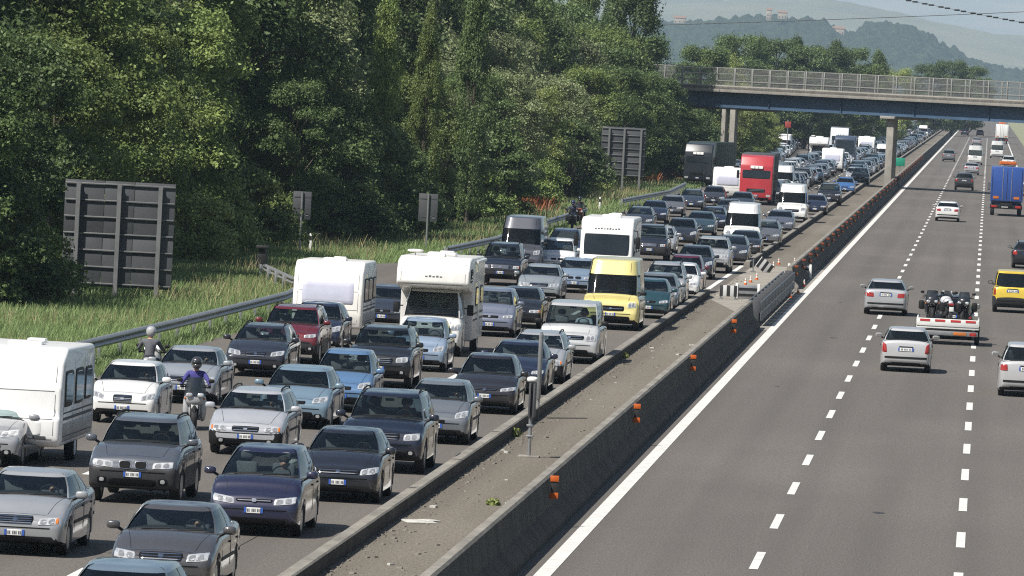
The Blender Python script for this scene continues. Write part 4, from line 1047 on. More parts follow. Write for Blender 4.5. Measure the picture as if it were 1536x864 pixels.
# ------------------------------------------------------------------ overbridge
BX, BY, SK = -8.9, 634.0, -.60
ang = math.atan2(SK, 1)
br = thing('road_bridge', 'concrete and blue steel road bridge crossing over both carriageways', 'bridge', (BX, BY, 0), ang)
def bpart(nm, m, mats, par=br, sm=30): return link(nm, m.mesh(nm, mats, sm), par)
m = MB(); m.box((0, 4.5, 8.45), (230, 9.4, .55), 0, .03); bpart('deck', m, 'concrete')
m = MB(); m.box((0, .05, 8.62), (230, .5, .40), 0, .03); bpart('parapet', m, 'concrete')
m = MB(); m.box((0, 8.95, 8.62), (230, .5, .40), 0, .03); bpart('parapet', m, 'concrete')
for yy in (.75, 4.5, 8.2):
    m = MB(); m.box((0, yy, 7.45), (230, .05, 1.42), 0); m.box((0, yy, 6.76), (230, .55, .06), 0); m.box((0, yy, 8.14), (230, .5, .05), 0)
    if yy < 1:
        for x in range(-110, 111, 8): m.box((x, yy-.12, 7.45), (.03, .2, 1.3), 0)
    bpart('girder', m, 'bluesteel')
for yy in (0., 9.0):
    m = MB(); m.box((0, yy, 10.45), (230, .07, .07), 0); m.box((0, yy, 9.25), (230, .06, .10), 0); m.box((0, yy, 9.9), (230, .04, .04), 0); bpart('handrail', m, 'railing')
pm = MB(); pm.box((0, 0, 9.55), (.12, .12, 1.85), 0, .01); pme = pm.mesh('railing_post', 'railing')
for k in range(-26, 22): link('railing_post', pme, br, (k*1.98+.3, 0, 0))
for k in range(-24, 20): link('railing_post', pme, br, (k*1.98+.3, 9, 0))
mat('meshgrey', (.20, .20, .195), rough=.6, var=.2)
# wire mesh infill: fine uprights
pm = MB()
for k in range(-780, 660): pm.box((k*.066+.3, .02, 9.60), (.017, .012, 1.7), 0)
for k in range(12): pm.box((-4, .03, 8.9+k*.13), (96, .012, .016), 0)
bpart('mesh_panel', pm, 'meshgrey')
m = MB(); m.box((-.75, 1.3, 3.35), (.80, .80, 6.75), 0, .10); bpart('pier', m, 'concrete')
m = MB(); m.box((-.75, 3.4, 6.60), (1.6, 6.2, .26), 0, .04); bpart('crosshead', m, 'concrete')
for x, w in ((-19.0, .45), (-18.0, .6)): m = MB(); m.box((x, .9, 3.35), (w, .6, 6.75), 0, .05); bpart('column', m, 'concrete')
m = MB(); m.box((-20.5, 4.5, 6.62), (9, 1.6, .22), 0, .03); bpart('crosshead', m, 'concrete')
p = D(1350, 243, 700); t = thing('green_sign', 'small green sign on the median just past the bridge pier', 'road sign', (p.x, 700, 0))
m = MB(); m.box((0, 0, p.z), (1.0, .05, .85), 0, .02); link('panel', m.mesh('panel', 'green'), t)
m = MB(); m.tube([(0, .06, 0), (0, .06, p.z+.3)], .05, 8); link('post', m.mesh('post', 'galv'), t)
# cables
def cable(label, pts, Y, r, beads=0):
    P = [D(x, y, Y) for x, y in pts]; C = []
    a, c, e = P[0], P[len(P)//2], P[-1]
    for i in range(61):
        s = i/60; x = a.x+(e.x-a.x)*s
        z = a.z*(x-c.x)*(x-e.x)/((a.x-c.x)*(a.x-e.x))+c.z*(x-a.x)*(x-e.x)/((c.x-a.x)*(c.x-e.x))+e.z*(x-a.x)*(x-c.x)/((e.x-a.x)*(e.x-c.x))
        C.append((x, Y, z))
    m = MB(); m.tube(C, r, 6); o = tag(link('power_cable', m.mesh('power_cable', 'wire')), label, 'cable')
    if beads:
        bm_ = MB(); bm_.box((0, 0, 0), (.34, .12, .10), 0, .03); bme = bm_.mesh('spacer', 'black')
        for k in range(beads): i = int(1+k*58/(beads-1)); link('spacer', bme, o, C[i])
cable('overhead cable strung with dark spacers crossing the sky at top right', [(1310, -10), (1440, 16), (1600, 46)], 420, .012, 24)
cable('thin overhead cable crossing in front of the far hills', [(900, 40), (1200, 31), (1700, 10)], 700, .035)
# ------------------------------------------------------------------ hills
def ridge(name, prof, Y, depth, m, bump, bs, kind='structure', nx=260, ny=26, seed=0):
    P = [D(x, y, Y) for x, y in prof]; xs = [p.x for p in P]; zs = [p.z for p in P]
    X0, X1 = xs[0], xs[-1]; mb = MB()
    for j in range(ny+1):
        v = j/ny
        for i in range(nx+1):
            x = X0+(X1-X0)*i/nx; h = pchip(x, xs, zs)
            e = math.sin(min(v*1.35, 1)*math.pi/2) if v < .75 else math.cos((v-.75)/.25*math.pi/2)
            nz_ = noise.fractal(Vector((x/bs+seed, (Y+v*depth)/bs, seed)), 1., 2., 5)*bump
            mb.v.append((x, Y-depth*.75+v*depth, max(-1, h*e+nz_*(.3+.7*e) if e > .02 else -1)))
    for j in range(ny):
        for i in range(nx): a = j*(nx+1)+i; mb.f.append((a, a+1, a+nx+2, a+nx+1)); mb.m.append(0)
    return tag(link(name, mb.mesh(name, m, 180)), kind=kind)
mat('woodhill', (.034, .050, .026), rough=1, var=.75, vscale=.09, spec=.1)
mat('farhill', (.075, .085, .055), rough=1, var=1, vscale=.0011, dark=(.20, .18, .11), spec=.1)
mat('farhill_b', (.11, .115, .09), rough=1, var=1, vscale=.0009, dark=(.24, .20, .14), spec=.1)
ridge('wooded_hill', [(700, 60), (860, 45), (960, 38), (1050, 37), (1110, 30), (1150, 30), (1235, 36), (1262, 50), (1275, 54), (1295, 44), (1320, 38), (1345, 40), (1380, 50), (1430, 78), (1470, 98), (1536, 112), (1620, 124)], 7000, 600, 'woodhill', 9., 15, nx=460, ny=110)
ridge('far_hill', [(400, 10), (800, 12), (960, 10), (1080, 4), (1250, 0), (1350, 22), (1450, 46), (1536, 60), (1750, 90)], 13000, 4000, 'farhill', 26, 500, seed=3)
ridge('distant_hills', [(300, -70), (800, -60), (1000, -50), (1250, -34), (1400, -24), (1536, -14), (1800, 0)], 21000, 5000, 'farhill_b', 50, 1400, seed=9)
def hill_house(label, px, py, w, h, tower=0):
    p = D(px, py, 6900); w *= .85; h *= .7; t = thing('house', label, 'house', (p.x, p.y, p.z-h))
    m = MB(); m.box((0, 0, h/2), (w, 9, h), 0, .1); 
    for k in range(max(2, int(w/3))):
        for q in range(max(1, int(h/4))): m.box((-w/2+1.5+k*(w-3)/max(1, int(w/3)-1), -4.52, 2+q*3.2), (.9, .1, 1.4), 1)
    link('wall', m.mesh('wall', ['housewall', 'black']), t)
    m = MB(); m.prism([(-5, h), (5, h), (0, h+2.2)], -w/2-.4, w/2+.4, 0); link('roof', m.mesh('roof', 'rooftile'), t)
mat('housewall', (.38, .31, .23), rough=.9, var=.2, vscale=.3); mat('rooftile', (.24, .13, .08), rough=.9, var=.3)
hill_house('square ochre tower rising from the wooded hilltop', 1154, 15, 6, 15); hill_house('long pale house on the hilltop beside the ochre tower', 1174, 19, 11, 9); hill_house('low pale house at the left end of the wooded hill', 1020, 27, 14, 8); hill_house('pale house in the dip between the wooded hills', 1258, 43, 14, 9)
# ------------------------------------------------------------------ trees, bushes, grass
def leaf_mesh(name, c, nrm, ln, wd, m):
    n = len(c); nrm = nrm/np.linalg.norm(nrm, axis=1, keepdims=True)
    r = rng.normal(size=(n, 3)); t1 = np.cross(nrm, r); t1 /= np.linalg.norm(t1, axis=1, keepdims=True)+1e-9; t2 = np.cross(nrm, t1)
    ln = np.asarray(ln).reshape(-1, 1); wd = np.asarray(wd).reshape(-1, 1)
    V = np.stack([c-t1*ln/2, c+t2*wd/2+nrm*ln*.08, c+t1*ln/2, c-t2*wd/2+nrm*ln*.08], 1).reshape(-1, 3)
    return raw_mesh(name, V, 4, m)
def raw_mesh(name, V, k, m):
    me = bpy.data.meshes.new(name); n = len(V)//k
    me.vertices.add(len(V)); me.vertices.foreach_set('co', V.astype(np.float32).ravel())
    me.loops.add(len(V)); me.loops.foreach_set('vertex_index', np.arange(len(V), dtype=np.int32))
    me.polygons.add(n); me.polygons.foreach_set('loop_start', np.arange(0, len(V), k, dtype=np.int32))
    try: me.polygons.foreach_set('loop_total', np.full(n, k, dtype=np.int32))
    except Exception: pass
    me.materials.append(MATS[m]) if m in MATS else None
    me.update(calc_edges=True); me.validate(); return me
def ball(n):
    v = rng.normal(size=(n, 3)); return v/np.linalg.norm(v, axis=1, keepdims=True)
def make_tree(kind, seed, leaf, H=20., W=5., nleaf=42000, ls=.20):
    """trunk mesh and crown mesh; the crown is many leafy clumps at the ends of limbs"""
    global rng
    rng = np.random.default_rng(seed); rd = random.Random(seed)
    clumps = []; tr = MB()
    lean = Vector((rd.uniform(-.3, .3), rd.uniform(-.3, .3), 0))
    def axis(z): return Vector((0, 0, z))+lean*(z/H)**2*1.5+Vector((.15*math.sin(z*.7+seed), .15*math.cos(z*.9+seed), 0))
    r0 = .012*H+.05
    tr.tube([axis(H*.95*k/10) for k in range(11)], [r0*(1-.092*k) for k in range(11)], 8)
    if kind == 'poplar':
        nc = 150
        for i in range(nc):
            z = H*(.05+.95*rd.random()**.85); pr = W*.5*(.55+.45*math.sin(min(1, z/H/.42)*math.pi/2))*(1-max(0, (z/H-.5)/.5)**1.7)+.25
            a = rd.random()*6.283; rr = pr*(.45+.55*rd.random()); up = .9
            p = axis(z)+Vector((math.cos(a)*rr, math.sin(a)*rr, 0)); clumps.append((p, (.55+.5*rd.random())*(.8+W/14), 1.75))
            if i % 3 == 0: tr.tube([axis(max(.5, z-rr*1.6)), axis(z-rr*.5).lerp(p, .6), p], [.06, .04, .015], 5)
    elif kind == 'broad':
        for i in range(115):
            z = H*(.06+.92*rd.random()); f = z/H
            pr = W*.5*(math.sin(min(1., (f+.12)/.62)*math.pi/2))*(math.sqrt(max(0, 1-max(0, (f-.55)/.47)**2)))
            a = rd.random()*6.283; rr = pr*(.35+.65*rd.random()**.5)
            p = axis(z)+Vector((math.cos(a)*rr, math.sin(a)*rr, 0)); clumps.append((p, (.75+.85*rd.random())*(.7+W/24), .85))
            if i % 3 == 0: tr.tube([axis(max(.4, z-rr*.8)), axis(z-rr*.25).lerp(p, .6)+Vector((0, 0, .2)), p], [.10, .06, .02], 5)
    else:
        for i in range(46):
            a = rd.random()*6.283; f = rd.random(); rr = W*.5*math.sqrt(1-f*f)*(.4+.6*rd.random()**.5)
            p = Vector((math.cos(a)*rr, math.sin(a)*rr, .25+f*H*.9)); clumps.append((p, (.45+.5*rd.random())*(.6+W/12), .8))
            if i % 3 == 0: tr.tube([(0, 0, 0), p*.5+Vector((0, 0, .1)), p], [.06, .035, .012], 5)
    wts = np.array([r*r for _, r, _ in clumps]); wts /= wts.sum()
    C, Nn = [], []
    for (p, r, st), w_ in zip(clumps, wts):
        n = max(8, int(nleaf*w_)); d = ball(n); d[:, 2] = np.where(d[:, 2] < -.35, -d[:, 2]*.6, d[:, 2])
        # ragged: sprays stick out of the clump
        s = rng.random(n)**.45*(1+.35*np.sin(d[:, 0]*5+p.x*3)*np.sin(d[:, 1]*6+p.z*2))*(1+.25*(rng.random(n) > .9))
        C.append(np.array(p)+d*s[:, None]*r*np.array((1, 1, st))); Nn.append(d*.75+np.array((0, 0, .35))+rng.normal(size=(n, 3))*.55)
    C = np.concatenate(C); Nn = np.concatenate(Nn); k = .45+1.15*rng.random(len(C))**1.5
    return tr.mesh('trunk', 'bark', 60), leaf_mesh('crown', C, Nn, ls*k, ls*.62*k, leaf)
TV = {
    'dark poplar': [make_tree('poplar', 11, 'leaf_b', 23, 5.2, 52000, .24), make_tree('poplar', 12, 'leaf_b', 21, 6.4, 52000, .24)],
    'green poplar': [make_tree('poplar', 13, 'leaf_a', 22, 5.6, 52000, .24), make_tree('poplar', 14, 'leaf_d', 20, 7.0, 52000, .25)],
    'leafy tree': [make_tree('broad', 21, 'leaf_a', 15, 9.0, 60000, .22), make_tree('broad', 22, 'leaf_c', 13, 8.0, 60000, .20)],
    'dark tree': [make_tree('broad', 23, 'leaf_b', 16, 10., 60000, .23)],
    'pale willow': [make_tree('broad', 24, 'leaf_d', 14, 9.5, 60000, .22)],
    'bush': [make_tree('bush', 31, 'leaf_a', 3.4, 4.4, 16000, .15), make_tree('bush', 32, 'leaf_b', 4.6, 5.0, 20000, .16), make_tree('bush', 33, 'leaf_c', 2.6, 3.6, 12000, .13)],
}
KIND = {'dark poplar': ('poplar_tree', 'poplar'), 'green poplar': ('poplar_tree', 'poplar'), 'leafy tree': ('leafy_tree', 'tree'), 'dark tree': ('leafy_tree', 'tree'), 'pale willow': ('willow_tree', 'tree'), 'bush': ('bush', 'bush')}
def plant(kind, p, label, group, s=1., v=None, sz=1.):
    t = thing(KIND[kind][0], label, KIND[kind][1], p, random.random()*6.28, group)
    a, b = TV[kind][(random.randrange(9) if v is None else v) % len(TV[kind])]
    t.scale = (s, s, s*sz)
    link('trunk', a, t); link('crown', b, t); return t
def yb(px): return float(np.interp(px, [-120, 0, 120, 260, 360, 450, 640, 760, 900, 1000, 1045], [480, 464, 438, 408, 384, 372, 357, 330, 292, 276, 264]))
random.seed(31)
EDGE = [(yb(px), px) for px in range(-100, 1046, 20)]
_ey = np.array([[G(px, y_).y, G(px, y_).x] for y_, px in EDGE]); _o = np.argsort(_ey[:, 0]); _ey = _ey[_o]
# front trees (pixel column of the photo, kind, scale, metres behind the edge of the grass)
front = [(-30, 'dark tree', .62, 3), (28, 'dark tree', .55, 3), (85, 'dark tree', .60, 4), (150, 'leafy tree', .62, 4), (205, 'leafy tree', .75, 5), (262, 'leafy tree', .66, 4), (318, 'leafy tree', .72, 5), 
         (490, 'dark tree', .50, 3), (545, 'dark tree', .48, 3), (592, 'dark tree', .44, 3), (672, 'leafy tree', .55, 4), (718, 'pale willow', .52, 4), (760, 'dark tree', .55, 4), (800, 'pale willow', .62, 4), (842, 'leafy tree', .60, 4), (880, 'pale willow', .60, 3), (920, 'leafy tree', .62, 3), (955, 'dark tree', .62, 3), (985, 'leafy tree', .60, 3), (1012, 'dark tree', .58, 2), (1034, 'dark tree', .45, 1)]
pos_words = lambda i: ordinal(i+1)
ADJ = {'dark poplar': 'tall dark poplar', 'green poplar': 'tall green poplar', 'leafy tree': 'broad bright leafy tree', 'dark tree': 'broad dark leafy tree', 'pale willow': 'pale grey-green willow', 'bush': 'low leafy bush'}
cnt = {}
def treelabel(kind, row):
    k = (kind, row); cnt[k] = cnt.get(k, -1)+1
    return '%s %s from the left in the %s' % (ordinal(cnt[k]+1), ADJ[kind], row)
for px, kd_, s, back in front:
    p = G(px, yb(px)); d = Vector((p.x, p.y, 0)).normalized(); p = p+Vector((d.x*.6-1.0, d.y*1.0, 0)).normalized()*({'leafy tree': 4.4, 'dark tree': 5., 'pale willow': 4.8, 'green poplar': 3.2, 'dark poplar': 3.}[kd_]*s*1.05+.3)
    plant(kd_, (p.x, p.y, 0), treelabel(kd_, 'front roadside row'), 'roadside trees, front row', s)
def edge_x(y): return float(np.interp(y, _ey[:, 0], _ey[:, 1]))
Y, i = 240., 0
while Y < 640:      # trees of ten to twelve metres a little way in
    kd_ = (('leafy tree', 'pale willow', 'leafy tree', 'dark tree') if Y < 325 else ('green poplar', 'dark poplar', 'dark poplar', 'green poplar') if Y < 440 else ('pale willow', 'leafy tree', 'green poplar', 'pale willow', 'dark tree'))[i % 4]; hh = {'green poplar': 20., 'dark poplar': 22.}.get(kd_, 14.5)
    plant(kd_, (edge_x(Y)-8.2+random.uniform(-1.2, 1.2), Y+random.uniform(-2, 2), 0), treelabel(kd_, 'middle roadside row'), 'roadside trees, middle row', (9.2+3.4*random.random())/hh*(.92 if 325 < Y < 440 else 1), None, 1.7 if 325 < Y < 440 else 1.); Y += 11.5 if 325 < Y < 440 else 7.6; i += 1
for X, st, y0, y1, row, hs in ((-39.5, 7.5, 262, 700, 'third roadside row', (14, 18)), (-47, 9., 330, 760, 'back roadside row', (18, 24))):
    Y, i = float(y0), 0
    while Y < y1:
        kd_ = ('dark poplar', 'green poplar', 'dark poplar', 'green poplar', 'dark tree', 'dark poplar', 'pale willow')[i % 7]; hh = {'green poplar': 20., 'dark poplar': 22.}.get(kd_, 15.)
        k = .72 if Y > 560 else 1
        plant(kd_, (X+random.uniform(-1.5, 1.5)+(4 if Y > 560 else 0), Y+random.uniform(-2.5, 2.5), 0), treelabel(kd_, row), 'roadside trees, '+row, k*random.uniform(*hs)/hh); Y += st*(1.45 if 330 < Y < 470 else 1); i += 1
for px, kd_, s, sz, l in ((566, 'green poplar', .30, 2.0, 'slim dark column of a poplar left of the pole-mounted grey sign'), (628, 'green poplar', .28, 1.9, 'slim bright poplar column right behind the grey sign on a pole'), (700, 'dark poplar', .34, 1.9, 'slim poplar column above the dark grey van')):
    p = G(px, yb(px)-3); plant(kd_, (p.x, p.y, 0), l, 'roadside trees, front row', s, 0, sz)
plant('dark tree', (-29.8, 586, 0), 'dark tree standing over the parked lorry short of the bridge', 'roadside trees, front row', .60)
plant('dark poplar', (D(945, 200, 640).x, 640, 0), 'tall dark poplar standing highest at the right end of the roadside trees', 'roadside trees, back row', 1.0, 0)
for px, s, v in ((-20, 1.0, 1), (35, .8, 0), (285, 1.05, 2), (318, 1.2, 2), (345, 1.2, 0), (395, .8, 0), (498, 1.2, 1), (545, 1.25, 1), (590, 1.0, 1), (705, 1.0, 0), (742, 1.1, 1), (800, 1.0, 0), (850, 1.2, 1), (880, 1.0, 2), (985, 1.1, 1), (1020, 1.2, 1), (1040, 1.3, 1)):
    p = G(px, yb(px)-5); plant('bush', (p.x, p.y, 0), treelabel('bush', 'edge of the roadside trees'), 'bushes at the foot of the trees', s, v)
# trees beyond the bridge
far = [(1050, 62, 820, 'dark tree'), (1078, 72, 900, 'leafy tree'), (1097, 45, 950, 'dark poplar'), (1120, 46, 980, 'dark tree'), (1146, 48, 1000, 'dark poplar'), (1168, 52, 1000, 'dark tree'), (1196, 47, 1040, 'dark poplar'), (1214, 62, 1000, 'dark tree'), (1238, 64, 1050, 'dark tree'), (1256, 54, 1060, 'dark poplar'), (1280, 66, 1100, 'dark tree'), (1320, 70, 1150, 'dark poplar'), (1300, 92, 1100, 'leafy tree'), (1346, 98, 1200, 'leafy tree'), (1400, 92, 1500, 'dark tree'), (1432, 86, 1500, 'dark tree'), (1458, 95, 1550, 'dark tree'), (1110, 120, 760, 'leafy tree'), (1135, 150, 780, 'leafy tree'), (1150, 160, 800, 'leafy tree'), (1065, 120, 700, 'dark tree'), (1180, 150, 1000, 'dark tree'), (1210, 155, 1100, 'dark tree'), (1240, 160, 1200, 'dark tree'), (1275, 162, 1300, 'dark tree')]
for i, (px, py, Y, kd_) in enumerate(far):
    q = D(px, py, Y); base = TV[kd_]; v = i % len(base); h = max(v_.co.z for v_ in base[v][1].vertices)
    s = max(.25, q.z/h)
    plant(kd_, (q.x, Y, 0), treelabel(kd_, 'trees beyond the bridge'), 'trees beyond the bridge', s, v)
# tall verge grass: nobody could count it
def grass(name, regions, m, hmin, hmax, wd, label, cat):
    V = []
    for n, fx in regions:
        P = fx(n); n = len(P); a = rng.random(n)*6.283; h = hmin+(hmax-hmin)*rng.random(n)
        w = wd*(.6+.8*rng.random(n))*np.clip(P[:, 1]/260, .8, 2.2); dx, dy = np.cos(a)*w/2, np.sin(a)*w/2; lx, ly = rng.normal(size=n)*h*.28+.06, rng.normal(size=n)*h*.28
        z = np.zeros(n)-.02
        V.append(np.stack([np.stack([P[:, 0]-dx, P[:, 1]-dy, z], 1), np.stack([P[:, 0]+dx, P[:, 1]+dy, z], 1), np.stack([P[:, 0]+lx+dx*.35, P[:, 1]+ly, h], 1), np.stack([P[:, 0]+lx-dx*.35, P[:, 1]+ly+.01, h], 1)], 1).reshape(-1, 3))
    return tag(link(name, raw_mesh(name, np.concatenate(V), 4, m)), label, cat, None, 'stuff')
def clump_ok(P, f, th): return np.array([noise.noise(Vector((x*f, y*f*.5, 0))) > th for x, y in P[:, :2]])
def verge(y0, y1, x1, xin=None):
    def fx(n):
        y = y0*(y1/y0)**rng.random(n); xa = np.interp(y, _ey[:, 0], _ey[:, 1])-3.0; xb = np.full(n, x1)
        bay = (y > 258) & (y < 320); xb = np.where(bay, np.interp(y, [258, 284, 304, 320], [-25.6, -28.8, -29.2, -25.4]), xb)
        x = xa+(xb-xa)*rng.random(n); P = np.stack([x, y], 1); return P[x < xb]
    return fx
grass('tall_grass', [(190000, verge(170, 330, -25.1)), (80000, verge(330, 760, -25.1))], 'blade', .07, .40, .023, 'tall green grass on the verge under the trees', 'grass')
def dry(n):
    P = verge(190, 700, -25.6)(n*2); return P[clump_ok(P, .16, .12)]
grass('dry_grass', [(13000, dry)], 'straw', .25, .75, .026, 'straw-coloured seeding grass in patches on the verge', 'grass')
def low_(n):
    y = 150*(700/150)**rng.random(n); x = -24.2-1.0*rng.random(n)**.7; return np.stack([x, y], 1)[~((y > 256) & (y < 320))]
grass('edge_weeds', [(26000, low_)], 'blade', .06, .30, .04, 'short green weeds under the guardrail at the road edge', 'weeds')
def docks(n):
    out = []
    for px, py, sx, sy in ((775, 320, 1.6, 3.5), (795, 314, 1.2, 3), (975, 273, 1.4, 6), (992, 270, 1.2, 5), (800, 316, 1., 3)):
        c = G(px, py); q = rng.normal(size=(n//5, 2))*np.array((sx*.5, sy)); out.append(np.array((c.x, c.y))+q)
    return np.concatenate(out)
grass('dock_plants', [(4200, docks)], 'dock', .4, 1.05, .045, 'rust-red dock plants gone to seed on the verge', 'weeds')
# weeds rooted in the median
def tuft(px, py, s, label, z=0):
    p = G(px, py, z); t = thing('weed', label, 'weed', p); n = 150; d = ball(n); d[:, 2] = abs(d[:, 2])
    c = d*(rng.random((n, 1))**.5)*s; link('leaves', leaf_mesh('leaves', c, d+rng.normal(size=(n, 3))*.5, np.full(n, .09), np.full(n, .055), 'leaf_c'), t)
    m = MB(); [m.tube([(0, 0, 0), tuple(Vector(c[i])*.9)], .008, 4) for i in range(8)]; link('stem', m.mesh('stem', 'bark'), t)
tuft(771, 655, .24, 'green weed growing against the kerb wall near the post'); tuft(935, 537, .20, 'green weed against the kerb wall level with the silver minivan'); tuft(739, 758, .16, 'small green weed on the median beside the near barrier')
# grit, leaves and rubbish on the median
def scatter(name, n, fx, smin, smax, m, label, cat):
    vs, k = [], 0; mb = MB()
    for i in range(n):
        x, y = fx(); s = smin+(smax-smin)*random.random()**3; a = random.random()*3
        mb.box((x, y, s*.18), (s, s*(.5+random.random()), s*.36), 0, 0, Matrix.Rotation(a, 3, 'Z'))
    return tag(link(name, mb.mesh(name, m, None)), label, cat, None, 'stuff')
random.seed(5)
scatter('grit', 2600, lambda: (-11.3+abs(random.gauss(0, .22)) if random.random() < .7 else random.uniform(-11.3, -8.7), 100*(3.2**random.random())), .012, .085, 'kerb', 'grit and crumbled concrete scattered on the median', 'grit')
scatter('litter', 60, lambda: (random.uniform(-11.3, -8.8), 100*(3.2**random.random())), .03, .14, 'litter', 'pale scraps of litter on the median', 'litter')
p = G(627, 783); m = MB(); m.box((0, 0, .015), (.62, .9, .02), 0, .005, Matrix.Rotation(.3, 3, 'Z')); m.box((.2, .3, .03), (.3, .4, .015), 0, .004, Matrix.Rotation(.7, 3, 'Z'))
tag(link('crushed_cardboard', m.mesh('crushed_cardboard', 'litter'), None, p), 'flattened pale cardboard lying on the median by the near kerb wall', 'litter')
# ------------------------------------------------------------------ the traffic
SP = {
 'hatch': dict(),
 'city': dict(L=3.8, W=1.66, H=1.48, cd=.92, wd=1.72, wb=2.42, hz=.72, cz=1.0, rd=.5, bd=.12, fa=.72),
 'sedan': dict(L=4.65, W=1.78, H=1.43, cd=1.18, wd=2.0, rd=1.15, bd=.66, tz=1.03, wb=2.72, fa=.86, wins=((-.86, -.04), (.02, .80)), hood_k=.6),
 'wagon': dict(L=4.65, W=1.77, H=1.46, cd=1.15, wd=1.95, rd=.42, bd=.14, wb=2.68, fa=.86, roofrails=1),
 'suv': dict(L=4.55, W=1.86, H=1.70, zb=.27, bz=.60, hz=.92, cz=1.15, cd=1.12, wd=1.75, rd=.42, bd=.12, tz=1.17, r=.36, wb=2.68, fa=.84, clad=.55, wtf=.735, roofrails=1, sq=1.3, hood_k=.7, fogs=.72),
 'mpv': dict(L=4.28, W=1.76, H=1.63, hz=.77, cz=1.08, cd=.82, wd=1.85, rd=.5, bd=.1, tz=1.08, wb=2.76, fa=.80, hood_k=.65),
 'minivan': dict(L=4.7, W=1.90, H=1.92, zb=.22, bz=.54, hz=.93, cz=1.20, cd=.62, wd=1.42, rd=.22, bd=.08, tz=1.18, r=.33, wb=2.95, fa=.80, wtf=.80, wst1=.90, sq=1.2, mirr=2, hood_k=.6),
 'van': dict(L=5.5, W=2.02, H=2.56, zb=.24, bz=.54, hz=1.02, cz=1.26, cd=.50, wd=1.20, rd=.12, bd=.06, tz=1.24, r=.34, wb=3.2, fa=.85, wtf=.84, gwf=.96, wst1=.60, st1=.60, t0=.03, vanside=1, wins=((-.9, -.62), (.5, .6)), rearwin=0, sq=1.3, mirr=2, nosq=7, crown=.08, hood_k=.6),
 'leisure': dict(L=4.05, W=1.68, H=1.80, zb=.22, bz=.50, hz=.86, cz=1.10, cd=.78, wd=1.55, rd=.16, bd=.06, tz=1.10, r=.31, wb=2.6, fa=.76, wtf=.80, sq=1.2, hood_k=.6, mirr=2),
}
hx = .86
def lampq(x0, x1, z0, z1, slant=.03): return [(x0, z0), (x1, z0+slant), (x1, z1+slant), (x0+.02, z1-.01)]
